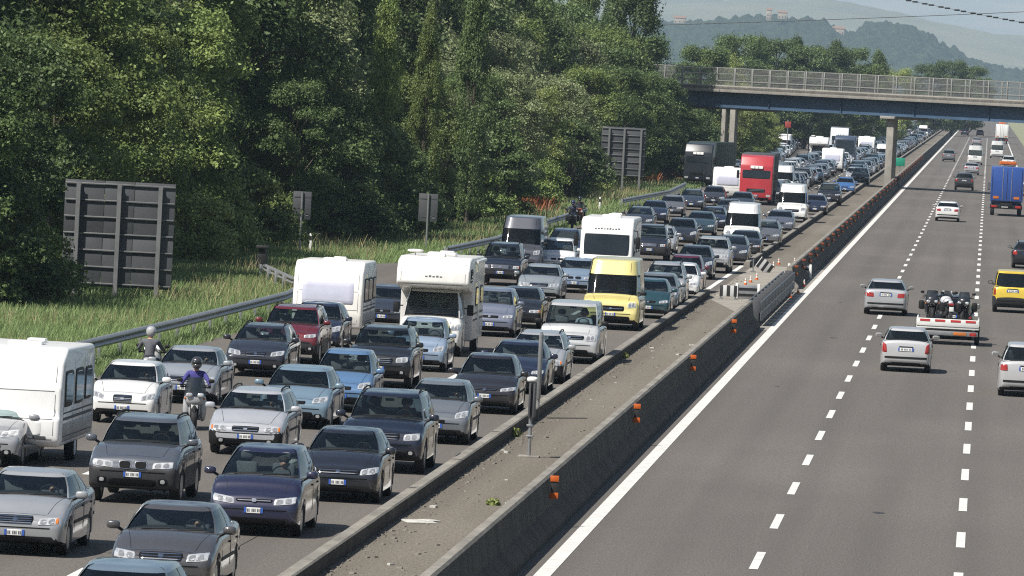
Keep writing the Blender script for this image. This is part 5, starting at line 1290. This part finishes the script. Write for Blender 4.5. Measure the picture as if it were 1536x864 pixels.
STY = {   # front or rear dress of the individual models, by look
 'exec': ('sedan', dict(rub=1, chromesill=1, lamp=lampq(.42, .80, .58, .72), grille=rect(-.38, .38, .60, .73), bars=3, intake=rect(-.55, .55, .24, .36))),
 'star': ('sedan', dict(rub=1, amber=1, chromesill=1, lamp=lampq(.40, .78, .56, .69), grille=rect(-.33, .33, .585, .73), bars=4, intake=rect(-.50, .50, .25, .34), plate=.42)),
 'kidney_suv': ('suv', dict(kidney=1, lamp=lampq(.38, .82, .72, .86), grille=rect(-.3, .3, .71, .88), clad=.70, fogs=.66, plate=.60, intake=rect(-.5, .5, .36, .52), roofrails=1)),
 'onebox': ('mpv', dict(lamp=lampq(.36, .80, .60, .74, .05), grille=rect(-.36, .36, .66, .72), bars=1, intake=rect(-.62, .62, .27, .36), plate=.50, roofrails=0)),
 'chevron_hatch': ('hatch', dict(lamp=lampq(.44, .82, .58, .72, .05), grille=rect(-.46, .46, .60, .70), bars=2, intake=rect(-.5, .5, .24, .33), plate=.43, roofrails=0)),
 'big_suv': ('suv', dict(H=1.76, W=1.90, lamp=lampq(.48, .86, .74, .90), grille=rect(-.42, .42, .75, .92), bars=3, clad=0, intake=rect(-.6, .6, .36, .52), plate=.56, fogs=.70)),
 'punto': ('city', dict(L=4.0, rub=1, lamp=lampq(.46, .78, .62, .78, .06), grille=rect(-.25, .25, .52, .60), intake=rect(-.55, .55, .24, .36), plate=.45)),
 'wedge': ('hatch', dict(H=1.52, rub=1, lamp=lampq(.40, .82, .60, .70, .05), grille=rect(-.34, .34, .63, .68), bars=1, plate=.48, intake=rect(-.6, .6, .25, .34))),
 'square_wagon': ('wagon', dict(rub=1, dbump=1, amber=1, lamp=lampq(.42, .80, .56, .69, .01), grille=rect(-.32, .32, .56, .68), bars=2, intake=rect(-.62, .62, .24, .36), plate=.44, fogs=.62)),
 'focus': ('hatch', dict(L=4.35, W=1.80, H=1.48, lamp=lampq(.44, .82, .64, .78, .05), grille=rect(-.30, .30, .62, .70), intake=rect(-.5, .5, .28, .44), fogs=.68)),
 'tall_city': ('city', dict(H=1.58, lamp=lampq(.44, .76, .62, .78, .04), intake=rect(-.5, .5, .28, .42))),
 'offroader': ('suv', dict(lamp=lampq(.48, .84, .74, .90), grille=rect(-.42, .42, .72, .88), bars=3, clad=0., intake=rect(-.62, .62, .36, .54))),
 'egg': ('city', dict(H=1.56, L=3.7, cd=.72, lamp=lampq(.42, .74, .60, .76, .04), intake=rect(-.45, .45, .26, .36))),
 'oval': ('city', dict(lamp=lampq(.44, .76, .58, .72, .06), grille=rect(-.24, .24, .54, .72), bars=5, plate=.40, intake=rect(-.55, .55, .23, .31))),
 'kidney_sedan': ('sedan', dict(kidney=1, grille=rect(-.28, .28, .60, .70), lamp=lampq(.40, .80, .59, .70))),
 'plain_hatch_b': ('hatch', dict(L=4.0, H=1.42, lamp=lampq(.40, .80, .56, .68, .0), grille=rect(-.34, .34, .57, .66), bars=2, dbump=1, rub=1, amber=1)), 'plain_hatch_c': ('hatch', dict(H=1.52, W=1.76, lamp=lampq(.50, .82, .62, .80, .07), grille=rect(-.28, .28, .50, .62), bars=1, fogs=.66)),
 'plain_sedan_b': ('sedan', dict(H=1.40, lamp=lampq(.44, .82, .58, .68, .0), grille=rect(-.40, .40, .58, .68), bars=3, chromesill=1, rub=1, amber=1)), 'plain_wagon_b': ('wagon', dict(lamp=lampq(.42, .80, .60, .74, .05), grille=rect(-.30, .30, .60, .74), bars=4, fogs=.64, chromesill=1)), 'plain_suv_b': ('suv', dict(H=1.80, W=1.82, lamp=lampq(.52, .80, .74, .88, .0), grille=rect(-.44, .44, .74, .88), bars=5, clad=.66, amber=1)), 'plain_mpv_b': ('mpv', dict(H=1.70, lamp=lampq(.46, .80, .64, .84, .06), grille=rect(-.30, .30, .58, .68), fogs=.64, roofrails=1)),
 'plain_hatch': ('hatch', {}), 'plain_city': ('city', {}), 'plain_sedan': ('sedan', dict(bars=2)), 'plain_wagon': ('wagon', dict(bars=2)), 'plain_suv': ('suv', dict(bars=2)), 'plain_mpv': ('mpv', {}),
 'silver_van': ('minivan', dict(lamp=lampq(.50, .84, .72, .92, .02), grille=rect(-.48, .48, .76, .90), bars=2, intake=rect(-.62, .62, .32, .46), plate=.50)),
 'panel_van': ('van', dict(lamp=lampq(.60, .90, .80, 1.02, .04), grille=rect(-.5, .5, .68, .88), bars=1, intake=rect(-.72, .72, .32, .52), plate=.58)),
 # rear views
 'r_hatch': ('city', dict(L=3.78, W=1.66, H=1.44, ntail=[(.60, .62), (.80, .62), (.79, .98), (.64, .90)], rplate=.74, rd=.50, bd=.10)),
 'r_sedan': ('sedan', dict(ntail=[(.46, .72), (.84, .74), (.83, .92), (.48, .90)], rplate=.83)),
 'r_wagon': ('wagon', {}), 'r_suv': ('suv', {}), 'r_mpv': ('mpv', {}),
 'r_leisure': ('leisure', dict(ntail=[(.70, .72), (.80, .72), (.78, 1.10), (.71, 1.10)], rplate=.92, clad=.62)),
 'r_van': ('van', dict(rearwin=1, ntail=[(.86, .7), (.95, .7), (.93, 1.2), (.87, 1.2)])),
}
PROTO, JOIN, SPECS = {}, {}, {}
def proto(sty):
    if sty not in PROTO:
        if sty in STY:
            b, k = STY[sty]; d = dict(SP[b]); d.update(k); S = Spec(**d); SPECS[sty] = S
            PROTO[sty] = make_car(S, 'rear' if sty.startswith('r_') else 'front')
        else:
            PROTO[sty] = {'coachbuilt': coachbuilt, 'integrated': integrated, 'caravan_a': lambda: caravan(0), 'caravan_b': lambda: caravan(1), 'artic': artic, 'curtain_artic': lambda: artic('greencurtain'), 'box_truck': box_truck, 'coach': coach, 'scooter': lambda: motorcycle('scooter'), 'tourer': lambda: motorcycle('tourer'), 'bike_trailer': bike_trailer}[sty]()
    return PROTO[sty]
LEN = {'coachbuilt': (6.7, 1.35, 2.3), 'integrated': (6.9, 1.05, 2.3), 'caravan_a': (5.6, 3., 2.3), 'caravan_b': (5.0, 2.75, 2.3), 'artic': (13, 1.25, 2.5), 'curtain_artic': (13, 1.25, 2.5), 'box_truck': (9.6, 2.2, 2.5), 'coach': (11.7, 2.6, 2.5)}
NM = {'sedan': ('sedan_car', 'car'), 'hatch': ('hatchback_car', 'car'), 'city': ('small_car', 'car'), 'wagon': ('estate_car', 'car'), 'suv': ('off_road_car', 'car'), 'mpv': ('people_carrier', 'car'), 'minivan': ('minivan', 'van'), 'van': ('panel_van', 'van'), 'leisure': ('estate_van', 'van'),
      'coachbuilt': ('motorhome', 'motorhome'), 'integrated': ('motorhome', 'motorhome'), 'caravan_a': ('caravan', 'caravan'), 'caravan_b': ('caravan', 'caravan'), 'artic': ('articulated_lorry', 'lorry'), 'curtain_artic': ('articulated_lorry', 'lorry'), 'box_truck': ('box_lorry', 'lorry'), 'coach': ('coach', 'coach')}
PLACED = []
def put(sty, col, px, py, label, group=None, yaw=0., lod=None, pos=None):
    P = proto(sty); rear = sty.startswith('r_') or (sty == 'box_truck' and pos is None)
    base = STY[sty][0] if sty in STY else sty
    if sty in STY: S = SPECS[sty]; L, W = S.L, S.W; ax = (L/2-S.fa) if not rear else -(L/2-(L-S.fa-S.wb))
    else: L, _, W = LEN[sty]; ax = (L/2-LEN[sty][1]) if not rear else -(L/2-LEN[sty][1])
    if base.startswith('caravan'): ax = L/2
    p = Vector(pos) if pos is not None else G(px, py)+Vector((0, ax, 0))
    rz = (math.pi if rear else 0)+yaw
    nm, cat = NM[base]
    if lod is None: lod = 0 if p.y < 330 else 1 if p.y < 500 else 2
    PLACED.append((p.x, p.y, W, L, label))
    if lod < 2: return instance(P, nm, p, rz, col, label, cat, group, lod)
    if sty not in JOIN: JOIN[sty] = joined(P, nm)
    o = link(nm, JOIN[sty], None, p, col); o.rotation_euler = (0, 0, rz); return tag(o, label, cat, group)
BLK, NAVY, DGREY, GREY, SILV, WHT, LBLU, BLU, RED, TEAL, BEIGE = (.012, .012, .014), (.012, .017, .042), (.035, .036, .042), (.12, .125, .135), (.36, .37, .385), (.80, .80, .79), (.21, .28, .37), (.055, .15, .36), (.14, .012, .018), (.016, .055, .068), (.30, .27, .21)
JAM = 'vehicles queuing in the jam'
T = [
 # kerbside lane
 ('focus', (.14, .19, .24), 168, 1003, 'pale blue car cut off by the bottom edge, only roof and windscreen showing'),
 ('exec', (.07, .068, .072), 247, 888, 'dark grey saloon at the bottom of the picture, front cut off by the edge'),
 ('onebox', (.017, .019, .050), 385, 801, 'dark blue rounded people carrier nearest the kerb wall in front'),
 ('chevron_hatch', (.014, .015, .022), 510, 751, 'black hatchback with double-bar grille just behind the dark blue people carrier'),
 ('big_suv', (.010, .014, .030), 574, 707, 'large navy off-roader with slatted chrome grille behind the black hatchback'),
 ('punto', (.14, .155, .175), 654, 664, 'small grey hatchback right behind the large navy off-roader'),
 ('wedge', (.020, .018, .022), 728, 619, 'black wedge-nosed hatchback behind the small grey hatchback, beside the sign post'),
 ('plain_sedan', NAVY, 774, 589, 'navy saloon half hidden behind the edge-on sign post'),
 ('square_wagon', SILV, 803, 573, 'silver estate tucked behind the navy saloon by the sign post'),
 ('silver_van', (.46, .47, .48), 854, 544, 'silver minivan with tall windscreen in front of the yellow van'),
 ('panel_van', (.78, .68, .27), 916, 494, 'pale yellow high-roofed delivery van'),
 ('plain_city', TEAL, 972, 477, 'small teal car squeezed at the kerb side of the yellow van'),
 ('focus', (.13, .14, .155), 983, 467, 'grey hatchback directly behind the small teal car'),
 ('plain_mpv_b', (.34, .35, .37), 995, 457, 'tall silver people carrier behind the grey hatchback, right of the yellow van'),
 ('plain_hatch', WHT, 1018, 447, 'white hatchback mostly hidden by the tall silver people carrier'),
 ('tall_city', (.10, .012, .03), 1026, 438, 'small maroon car near the hazard board'),
 ('plain_hatch_c', (.02, .025, .035), 1041, 418, 'dark navy hatchback just behind the small maroon car'),
 ('offroader', SILV, 1066, 409, 'silver off-roader level with the gap in the median'),
 ('plain_wagon_b', DGREY, 1096, 397, 'dark grey estate behind the silver off-roader'),
 ('plain_sedan_b', BLK, 1116, 386, 'black saloon with bright headlamps in front of the white-topped van'),
 ('panel_van', WHT, 1112, 374, 'white-topped van with dark windscreen behind the black saloon'),
 ('plain_wagon', GREY, 1147, 369, 'grey estate at the kerb side of the white-topped van'),
 ('kidney_sedan', (.10, .11, .14), 1169, 350, 'blue-grey saloon in the open behind the grey estate'),
 ('panel_van', WHT, 1187, 333, 'small white high van right of the red lorry'),
 ('plain_hatch_b', NAVY, 1222, 322, 'navy hatchback at the kerb behind the small white high van'),
 ('plain_suv', BLK, 1243, 308, 'black off-roader behind the navy hatchback at the kerb'),
 ('plain_hatch', BLU, 1267, 291, 'bright blue hatchback by the kerb wall short of the bridge'),
 ('plain_mpv', BLK, 1290, 277, 'black people carrier just left of the bridge pier'),
 # middle lane
 ('star', (.32, .33, .345), 30, 829, 'silver saloon with upright grille at the bottom left'),
 ('kidney_suv', (.085, .095, .115), 204, 753, 'grey off-roader with twin-kidney grille and dark bumper'),
 ('square_wagon', (.44, .45, .48), 372, 681, 'light silver estate with square headlamps right of the scooter'),
 ('focus', (.17, .25, .32), 443, 641, 'pale blue-grey hatchback behind the light silver estate'),
 ('tall_city', (.10, .19, .34), 512, 617, 'blue small car between the pale blue-grey hatchback and the black off-roader'),
 ('offroader', (.013, .014, .017), 569, 581, 'black off-roader in front of the white bulge-roofed motorhome'),
 ('egg', (.23, .30, .40), 629, 556, 'light blue egg-shaped small car beside the white bulge-roofed motorhome'),
 ('coachbuilt', (.80, .79, .76), 648, 531, 'white motorhome with a bulging sleeping roof over the cab'),
 ('plain_mpv', (.155, .175, .235), 735, 504, 'lavender-grey people carrier just right of the bulge-roofed motorhome'),
 ('plain_hatch_b', BLK, 777, 491, 'black hatchback at the side of the lavender-grey people carrier'),
 ('exec', (.27, .30, .32), 809, 451, 'silver-green saloon in the open middle lane left of the yellow van'),
 ('kidney_sedan', LBLU, 862, 439, 'light blue saloon with kidney grille left of the yellow van'),
 ('integrated', (.76, .77, .76), 908, 430, 'white flat-fronted motorhome with one wide windscreen behind the yellow van'),
 ('plain_suv_b', (.012, .013, .02), 974, 391, 'black off-roader right of the flat-fronted motorhome'),
 ('plain_wagon', SILV, 988, 381, 'silver estate behind the black off-roader, right of the flat-fronted motorhome'),
 ('plain_hatch_c', (.02, .022, .03), 1021, 369, 'near-black hatchback behind the silver estate in the middle lane'),
 ('plain_sedan', (.03, .06, .075), 1050, 354, 'dark teal saloon behind the near-black hatchback'),
 ('plain_wagon', NAVY, 1068, 346, 'navy estate behind the dark teal saloon'),
 ('plain_sedan_b', DGREY, 1092, 331, 'dark grey saloon ahead of the dark hatchback by the red lorry'),
 ('plain_hatch', (.03, .04, .06), 1112, 319, 'dark hatchback right in front of the red lorry'),
 ('artic', (.42, .032, .042), 1133, 307, 'red lorry with a high cab and dark trailer'),
 # outer lane
 ('focus', (.30, .31, .33), -26, 697, 'silver car at the left edge towing the large white caravan'),
 ('caravan_a', (.83, .83, .82), 8, 697, 'large white caravan at the left edge with striped grey side'),
 ('oval', (.80, .80, .78), 187, 634, 'white small car with tall oval grille beside the scooter'),
 ('exec', (.30, .32, .345), 278, 604, 'silver saloon behind the scooter rider'),
 ('plain_wagon_b', (.020, .021, .030), 386, 564, 'black estate in front of the dark red off-roader'),
 ('plain_suv', (.13, .012, .018), 434, 544, 'dark red off-roader behind the black estate'),
 ('plain_hatch_c', (.015, .02, .045), 472, 527, 'navy car in front of the white caravan with the pale window'),
 ('caravan_b', (.84, .82, .78), 488, 511, 'white caravan with one wide pale front window'),
 ('plain_hatch', (.03, .035, .05), 574, 492, 'dark car in the gap between caravan and bulge-roofed motorhome'),
 ('plain_suv_b', (.012, .014, .024), 751, 428, 'black off-roader in front of the dark grey van'),
 ('panel_van', (.075, .08, .10), 780, 408, 'dark grey high-roofed van by the guardrail end'),
 ('egg', WHT, 836, 409, 'small white car between the dark grey van and the light blue saloon'),
 ('plain_mpv', (.03, .045, .085), 845, 394, 'dark blue people carrier in front of the two motorcyclists'),
 ('plain_wagon_b', (.03, .032, .04), 958, 347, 'dark estate left of the middle lane, beyond the flat-fronted motorhome'),
 ('plain_sedan', NAVY, 980, 335, 'navy saloon behind the dark estate in the outer lane'),
 ('plain_hatch_b', GREY, 1007, 325, 'grey hatchback behind the navy saloon in the outer lane'),
 ('plain_wagon', (.03, .04, .06), 1037, 315, 'dark blue estate with a pale roof bar, left of the red lorry'),
 ('caravan_b', WHT, 1090, 302, 'white caravan left of the red lorry'),
 ('plain_hatch', DGREY, 1070, 309, 'dark car in front of the white caravan by the red lorry'),
]
CARS = {}
for sty, col, px, py, lab in T:
    CARS[lab] = (put(sty, col, px, py, lab, JAM), sty)
# drivers one can make out behind the nearest windscreens
for key, shirt, txt in (('dark grey saloon at the bottom', (.5, .48, .45), 'driver in a pale shirt in the dark grey saloon at the bottom'), ('dark blue rounded people', (.08, .1, .2), 'driver in a dark top in the dark blue people carrier'), ('black hatchback with double', (.6, .58, .55), 'driver in a white shirt in the black double-bar hatchback'),
        ('large navy off-roader', (.25, .1, .08), 'driver in a rust top in the large navy off-roader'), ('small grey hatchback right', (.2, .3, .4), 'driver in a blue shirt in the small grey hatchback'), ('silver saloon with upright', (.45, .35, .3), 'driver in a beige top in the silver upright-grille saloon'), ('grey off-roader with twin', (.5, .5, .52), 'driver in a grey shirt in the twin-kidney off-roader'),
        ('light silver estate with', (.55, .5, .5), 'driver in a light shirt in the light silver square-lamped estate'), ('pale blue-grey hatchback', (.4, .06, .05), 'driver in a red top in the pale blue-grey hatchback'), ('white small car with tall', (.5, .45, .1), 'driver in an ochre top in the white oval-grille car'), ('silver saloon behind the scooter', (.1, .12, .1), 'driver in a dark green top in the silver saloon behind the scooter'),
        ('silver minivan', (.3, .35, .4), 'driver in a grey-blue shirt in the silver minivan'), ('pale blue car cut off', (.6, .6, .6), 'driver in a white top in the pale blue car at the bottom edge')):
    for lab, (o, sty) in CARS.items():
        if lab.startswith(key): S = SPECS[sty]; driver(o, S.cd, S.L, min(S.H-.14, S.cz+.56)-1.72, shirt, txt)
# motorcycles
def bike(sty, col, px, py, yaw, label, ridl=None, jc=(.1, .1, .2), hc=(.02, .02, .02), ax=-.68, seat=.0):
    p = G(px, py); a = Matrix.Rotation(yaw, 3, 'Z') @ Vector((0, .68, 0)); p = p+(a if ax < 0 else -a)
    t = instance(proto(sty), 'scooter' if sty == 'scooter' else 'motorcycle', p, yaw, col, label, 'scooter' if sty == 'scooter' else 'motorcycle')
    if ridl: rider(p+Matrix.Rotation(yaw, 3, 'Z') @ Vector((0, .06, .02)), yaw, jc, hc, ridl)
    return t
bike('scooter', (.42, .43, .45), 290, 645, R_(6), 'silver scooter with dark windshield ridden between the lanes', 'rider in a purple-blue jacket and dark helmet on the silver scooter', (.055, .05, .23), (.04, .035, .04))
bike('tourer', (.5, .5, .5), 218, 588, math.pi, 'motorcycle on the hard shoulder behind the white oval-grille car', 'rider seen from behind in a grey jacket and pale helmet', (.10, .105, .12), (.36, .36, .37), ax=1)
bike('tourer', (.06, .06, .07), 858, 345, R_(4), 'dark motorcycle on the hard shoulder, left one of the far pair', 'rider in black with a blue-black helmet, left one of the far pair', (.04, .05, .08), (.02, .03, .08))
bike('tourer', (.25, .07, .03), 868, 338, R_(4), 'motorcycle with reddish fairing, right one of the far pair', 'rider in black, right one of the far pair of motorcyclists', (.02, .02, .024), (.015, .015, .015))
# right-hand carriageway, seen from behind
Rv = [
 ('r_hatch', (.50, .50, .51), 1359, 553, 'silver hatchback driving away, beside the trailer of motorcycles'),
 ('r_sedan', (.40, .41, .43), 1329, 469, 'silver saloon driving away left of the trailer of motorcycles'),
 ('r_leisure', (.78, .56, .06), 1517, 466, 'yellow van-like car with dark rear bumper at the right edge'),
 ('r_wagon', (.014, .015, .02), 1541, 401, 'dark car cut by the right edge beyond the yellow van-like car'),
 ('r_mpv', (.48, .48, .49), 1538, 589, 'silver car cut by the right edge, nearest of the receding cars'),
 ('r_sedan', (.80, .80, .79), 1421, 331, 'white saloon driving away alone past the bridge shadow'),
 ('r_suv', (.05, .05, .055), 1446, 285, 'dark grey off-roader driving away left of the blue lorry'),
 ('r_mpv', (.16, .17, .18), 1423, 242, 'grey people carrier driving away beneath the bridge by the solid line'),
 ('r_sedan', (.38, .38, .4), 1457, 262, 'silver saloon driving away just beyond the dark grey off-roader'),
 ('r_van', WHT, 1462, 247, 'white van driving away beneath the bridge, left of the lane dashes'),
 ('r_van', WHT, 1495, 237, 'white van with rear windows beyond the blue lorry'),
 ('r_sedan', (.30, .31, .33), 1465, 218, 'silver saloon driving away farther than the white van beneath the bridge'),
 ('r_wagon', NAVY, 1447, 203, 'dark estate farthest off by the solid line'), ('r_wagon', (.1, .012, .016), 1470, 204, 'dark red estate farthest off in the middle of the receding lanes'),
 ('box_truck', (.025, .075, .30), 1508, 322, 'blue box lorry with orange roof bar driving away'),
 ('box_truck', WHT, 1502, 215, 'white box lorry driving away beyond the bridge'),
 ('r_mpv', (.7, .7, .7), 1512, 252, 'white car at the right edge beyond the blue lorry'),
]
for sty, col, px, py, lab in Rv: put(sty, col, px, py, lab, 'vehicles driving away')
tp = G(1420, 517)+Vector((0, -1.7, 0)); tp = G(1420, 517)+Vector((0, 1.4, 0))
PLACED.append((tp.x, tp.y, 2.3, 3.5, 'trailer'))
instance(proto('bike_trailer'), 'trailer', tp, math.pi, WHT, 'flat white trailer with red and white tail board carrying motorcycles', 'trailer')
for o in [o for o in COL.objects if o.parent and o.parent.name.startswith('trailer') and o.parent.type == 'EMPTY']: pass
def loaded(col, dx, dy, yaw, label):
    a = instance(proto('tourer'), 'motorcycle', (tp.x+dx, tp.y+dy, .70), yaw, col, label, 'motorcycle'); a.scale = (.95,)*3
loaded((.6, .6, .62), -.05, -.1, math.pi+R_(9), 'white-faired motorcycle in the middle of the trailer'); loaded((.02, .02, .022), .58, .15, R_(-6), 'black motorcycle on the right side of the trailer'); loaded((.03, .03, .035), -.66, .25, R_(5), 'black motorcycle on the left side of the trailer')
put('r_mpv', (.016, .017, .022), 0, 0, 'black people carrier towing the trailer of motorcycles', 'vehicles driving away', pos=(tp.x+.05, tp.y+6.0, 0))
# parked vehicles off the carriageway near the bridge
put('curtain_artic', (.012, .016, .022), 0, 0, 'dark lorry with a green trailer parked on the hard shoulder short of the bridge', None, R_(-7), pos=(-24.2, 600, 0), lod=2)
q = D(1161, 190, 930); put('panel_van', WHT, 0, 0, 'tall white van facing the road in the service area beyond the bridge', 'parked vehicles in the service area', 0, pos=(q.x, 930, 0))
q = D(1182, 187, 900); t = thing('red_sign', 'small red sign on a post in the service area beyond the bridge', 'road sign', (q.x, 900, 0))
m = MB(); m.box((0, 0, q.z), (.8, .06, .8), 0, .02); link('panel', m.mesh('panel', 'dullred'), t); m = MB(); m.tube([(0, .07, 0), (0, .07, q.z+.6)], .06, 8); link('post', m.mesh('post', 'galv'), t)
for px, py, l in ((1205, 172, 'pale lamp post in the service area, nearer of two'), (1216, 168, 'pale lamp post in the service area, farther of two')):
    q = D(px, py, 1000); m = MB(); m.tube([(0, 0, 0), (0, 0, q.z+4)], [.14, .08], 8); m.box((.5, 0, q.z+4), (1.3, .25, .12), 0, .03); tag(link('lamp_post', m.mesh('lamp_post', 'railing'), None, (q.x, 1000, 0)), l, 'lamp post')
# ---- the rest of the queue, lane by lane
random.seed(12)
PAL = [((.012, .013, .016), 'black', 5), ((.014, .02, .045), 'navy', 6), ((.035, .04, .05), 'dark grey', 5), ((.09, .105, .13), 'blue-grey', 5), ((.12, .125, .13), 'grey', 4), ((.33, .34, .36), 'silver', 6), ((.78, .78, .77), 'white', 3), ((.15, .015, .02), 'dark red', 1.2), ((.07, .17, .36), 'blue', 1.5), ((.16, .24, .34), 'pale blue', 2), ((.02, .07, .075), 'dark teal', 1)]
KW = {'plain_hatch': 'hatchback', 'plain_sedan': 'saloon', 'plain_wagon': 'estate', 'plain_suv': 'off-roader', 'plain_mpv': 'people carrier', 'plain_city': 'small car', 'plain_hatch_b': 'hatchback', 'plain_hatch_c': 'hatchback', 'plain_sedan_b': 'saloon', 'plain_wagon_b': 'estate', 'plain_suv_b': 'off-roader', 'plain_mpv_b': 'people carrier', 'panel_van': 'van', 'coach': 'coach', 'caravan_b': 'caravan', 'coachbuilt': 'motorhome', 'artic': 'lorry'}
BIG = {('kerbside lane', 26): ('panel_van', (.8, .8, .8), 'white'), ('middle lane', 40): ('coach', (.05, .07, .11), 'dark blue'), ('outer lane', 16): ('plain_sedan', (.55, .12, .03), 'orange'), ('middle lane', 30): ('caravan_b', (.84, .84, .82), 'white'), ('outer lane', 58): ('artic', (.75, .76, .78), 'white'), ('outer lane', 44): ('coachbuilt', (.8, .8, .8), 'white'), ('middle lane', 60): ('caravan_b', (.84, .84, .82), 'white')}
FAROFF = []
for lane, X, Y, after in (('kerbside lane', -12.9, 668, 'past the bridge pier'), ('middle lane', -16.6, 532, 'behind the red lorry'), ('outer lane', -20.2, 526, 'behind the farther white caravan'), ('verge lane', -23.8, 640, 'past the green lorry')):
    i = 0
    while Y < 2100:
        i += 1
        sty = random.choices(list(KW)[:13], (3, 3, 3, 1, 2, 2, 3, 3, 2, 2, 1, 1, .3))[0]; col, cw, _ = random.choices(PAL, [w for _, _, w in PAL])[0]
        if (lane, i) in BIG: sty, col, cw = BIG[(lane, i)]
        proto(sty); L = SPECS[sty].L if sty in SPECS else LEN[sty][0]
        dr = 0 if Y < 760 or lane != 'verge lane' else min(9, (Y-760)*.02)
        if sty == 'panel_van': col, cw = (.8, .8, .8), 'white'
        x = X-dr+random.uniform(-.25, .25)
        if Y < 900 or (lane, i) in BIG: put(sty, col, 0, 0, '%s %s in the %s, %s vehicle %s' % (cw, KW[sty], lane, ordinal(i), after), JAM, R_(random.uniform(-1, 1)), pos=(x, Y+L/2, 0), lod=2)
        else: FAROFF.append((sty, col, x, Y+L/2))
        Y += L+(random.uniform(1.6, 3.8) if Y < 1150 else random.uniform(14, 26))
# the farthest cars, past the three hundred that show largest: one mass
def far_mass():
    V, LI, LT, MI, mats, off = [], [], [], [], [], 0
    for sty, col, x, y in FAROFF:
        if sty not in JOIN: JOIN[sty] = joined(PROTO[sty], NM[STY[sty][0] if sty in STY else sty][0])
        me = JOIN[sty]; n = len(me.vertices); co = np.empty(n*3, np.float32); me.vertices.foreach_get('co', co); co = co.reshape(-1, 3)+np.array((x, y, 0), np.float32)
        li = np.empty(len(me.loops), np.int32); me.loops.foreach_get('vertex_index', li); lt = np.empty(len(me.polygons), np.int32); me.polygons.foreach_get('loop_total', lt); mi = np.empty(len(me.polygons), np.int32); me.polygons.foreach_get('material_index', mi)
        ids = []
        for m_ in me.materials:
            nm = m_.name
            if nm == 'paint':
                nm = 'far_paint_%d' % [c for c, _, _ in PAL].index(col) if col in [c for c, _, _ in PAL] else 'white'
                if nm not in MATS: mat(nm, col, rough=.33, metal=.2, coat=1., var=.1)
            if nm not in mats: mats.append(nm)
            ids.append(mats.index(nm))
        V.append(co); LI.append(li+off); LT.append(lt); MI.append(np.array(ids, np.int32)[mi]); off += n
    V, LI, LT, MI = map(np.concatenate, (V, LI, LT, MI))
    me = bpy.data.meshes.new('distant_traffic'); me.vertices.add(len(V)); me.vertices.foreach_set('co', V.ravel()); me.loops.add(len(LI)); me.loops.foreach_set('vertex_index', LI)
    me.polygons.add(len(LT)); me.polygons.foreach_set('loop_start', np.concatenate(([0], np.cumsum(LT)[:-1])).astype(np.int32)); me.polygons.foreach_set('material_index', MI)
    me.polygons.foreach_set('use_smooth', np.ones(len(LT), bool))
    for k in mats: me.materials.append(MATS[k])
    me.update(calc_edges=True); me.set_sharp_from_angle(angle=R_(35))
    tag(link('distant_traffic', me), 'mass of small far-off cars in the queue well beyond the bridge', 'cars', None, 'stuff')
far_mass()
for i in range(len(PLACED)):
    for j in range(i):
        a, b = PLACED[i], PLACED[j]
        if abs(a[0]-b[0]) < (a[2]+b[2])/2 and abs(a[1]-b[1]) < (a[3]+b[3])/2: print('OVERLAP', a[4][:50], '|', b[4][:50], 'dx %.1f/%.1f dy %.1f/%.1f' % (b[0]-a[0], (a[2]+b[2])/2, b[1]-a[1], (a[3]+b[3])/2))
print('vehicles', len(PLACED))
# ------------------------------------------------------------------ haze, sky, sun, view
hz = bpy.data.materials.new('haze'); hz.use_nodes = True
N, L = hz.node_tree.nodes, hz.node_tree.links
for n in list(N):
    if n.type == 'BSDF_PRINCIPLED': N.remove(n)
pv = N.new('ShaderNodeVolumePrincipled'); pv.inputs['Color'].default_value = (.56, .73, .96, 1); pv.inputs['Density'].default_value = HAZE; pv.inputs['Anisotropy'].default_value = 0.
L.new(pv.outputs[0], N['Material Output'].inputs['Volume'])
MATS['haze'] = hz
mb = MB(); mb.box((0, 13900, 349), (13400, 28300, 702)); tag(link('haze', mb.mesh('haze', 'haze', None)), kind='stuff')
w = bpy.data.worlds.new('World'); sc.world = w; w.use_nodes = True
sky = w.node_tree.nodes.new('ShaderNodeTexSky'); sky.sky_type = 'NISHITA'; sky.sun_disc = False
SUN = Vector((-.55, -.56, 1.0)).normalized()      # towards the sun
sky.sun_elevation = math.asin(SUN.z); sky.sun_rotation = math.atan2(SUN.x, SUN.y); sky.air_density = 1.2; sky.dust_density = 1.5
w.node_tree.links.new(sky.outputs[0], w.node_tree.nodes['Background'].inputs[0]); w.node_tree.nodes['Background'].inputs[1].default_value = SKY
sl = bpy.data.lights.new('sun', 'SUN'); sl.energy = SUNE; sl.angle = R_(.53); sl.color = (1, .955, .88)
so = bpy.data.objects.new('sun', sl); COL.objects.link(so); so.rotation_euler = (-SUN).to_track_quat('-Z', 'Y').to_euler()
sc.render.engine = 'CYCLES'
sc.view_settings.view_transform = 'Standard'; sc.view_settings.look = 'None'; sc.view_settings.gamma = 1; sc.view_settings.exposure = EXPO
cy = sc.cycles; cy.max_bounces = 6; cy.diffuse_bounces = 2; cy.glossy_bounces = 3; cy.transmission_bounces = 4; cy.transparent_max_bounces = 12; cy.volume_bounces = 1
cy.use_denoising = DENOISE; cy.filter_width = 1.15; cy.sample_clamp_indirect = 6; cy.caustics_reflective = False; cy.caustics_refractive = False
try: cy.denoiser = 'OPENIMAGEDENOISE'
except Exception: pass
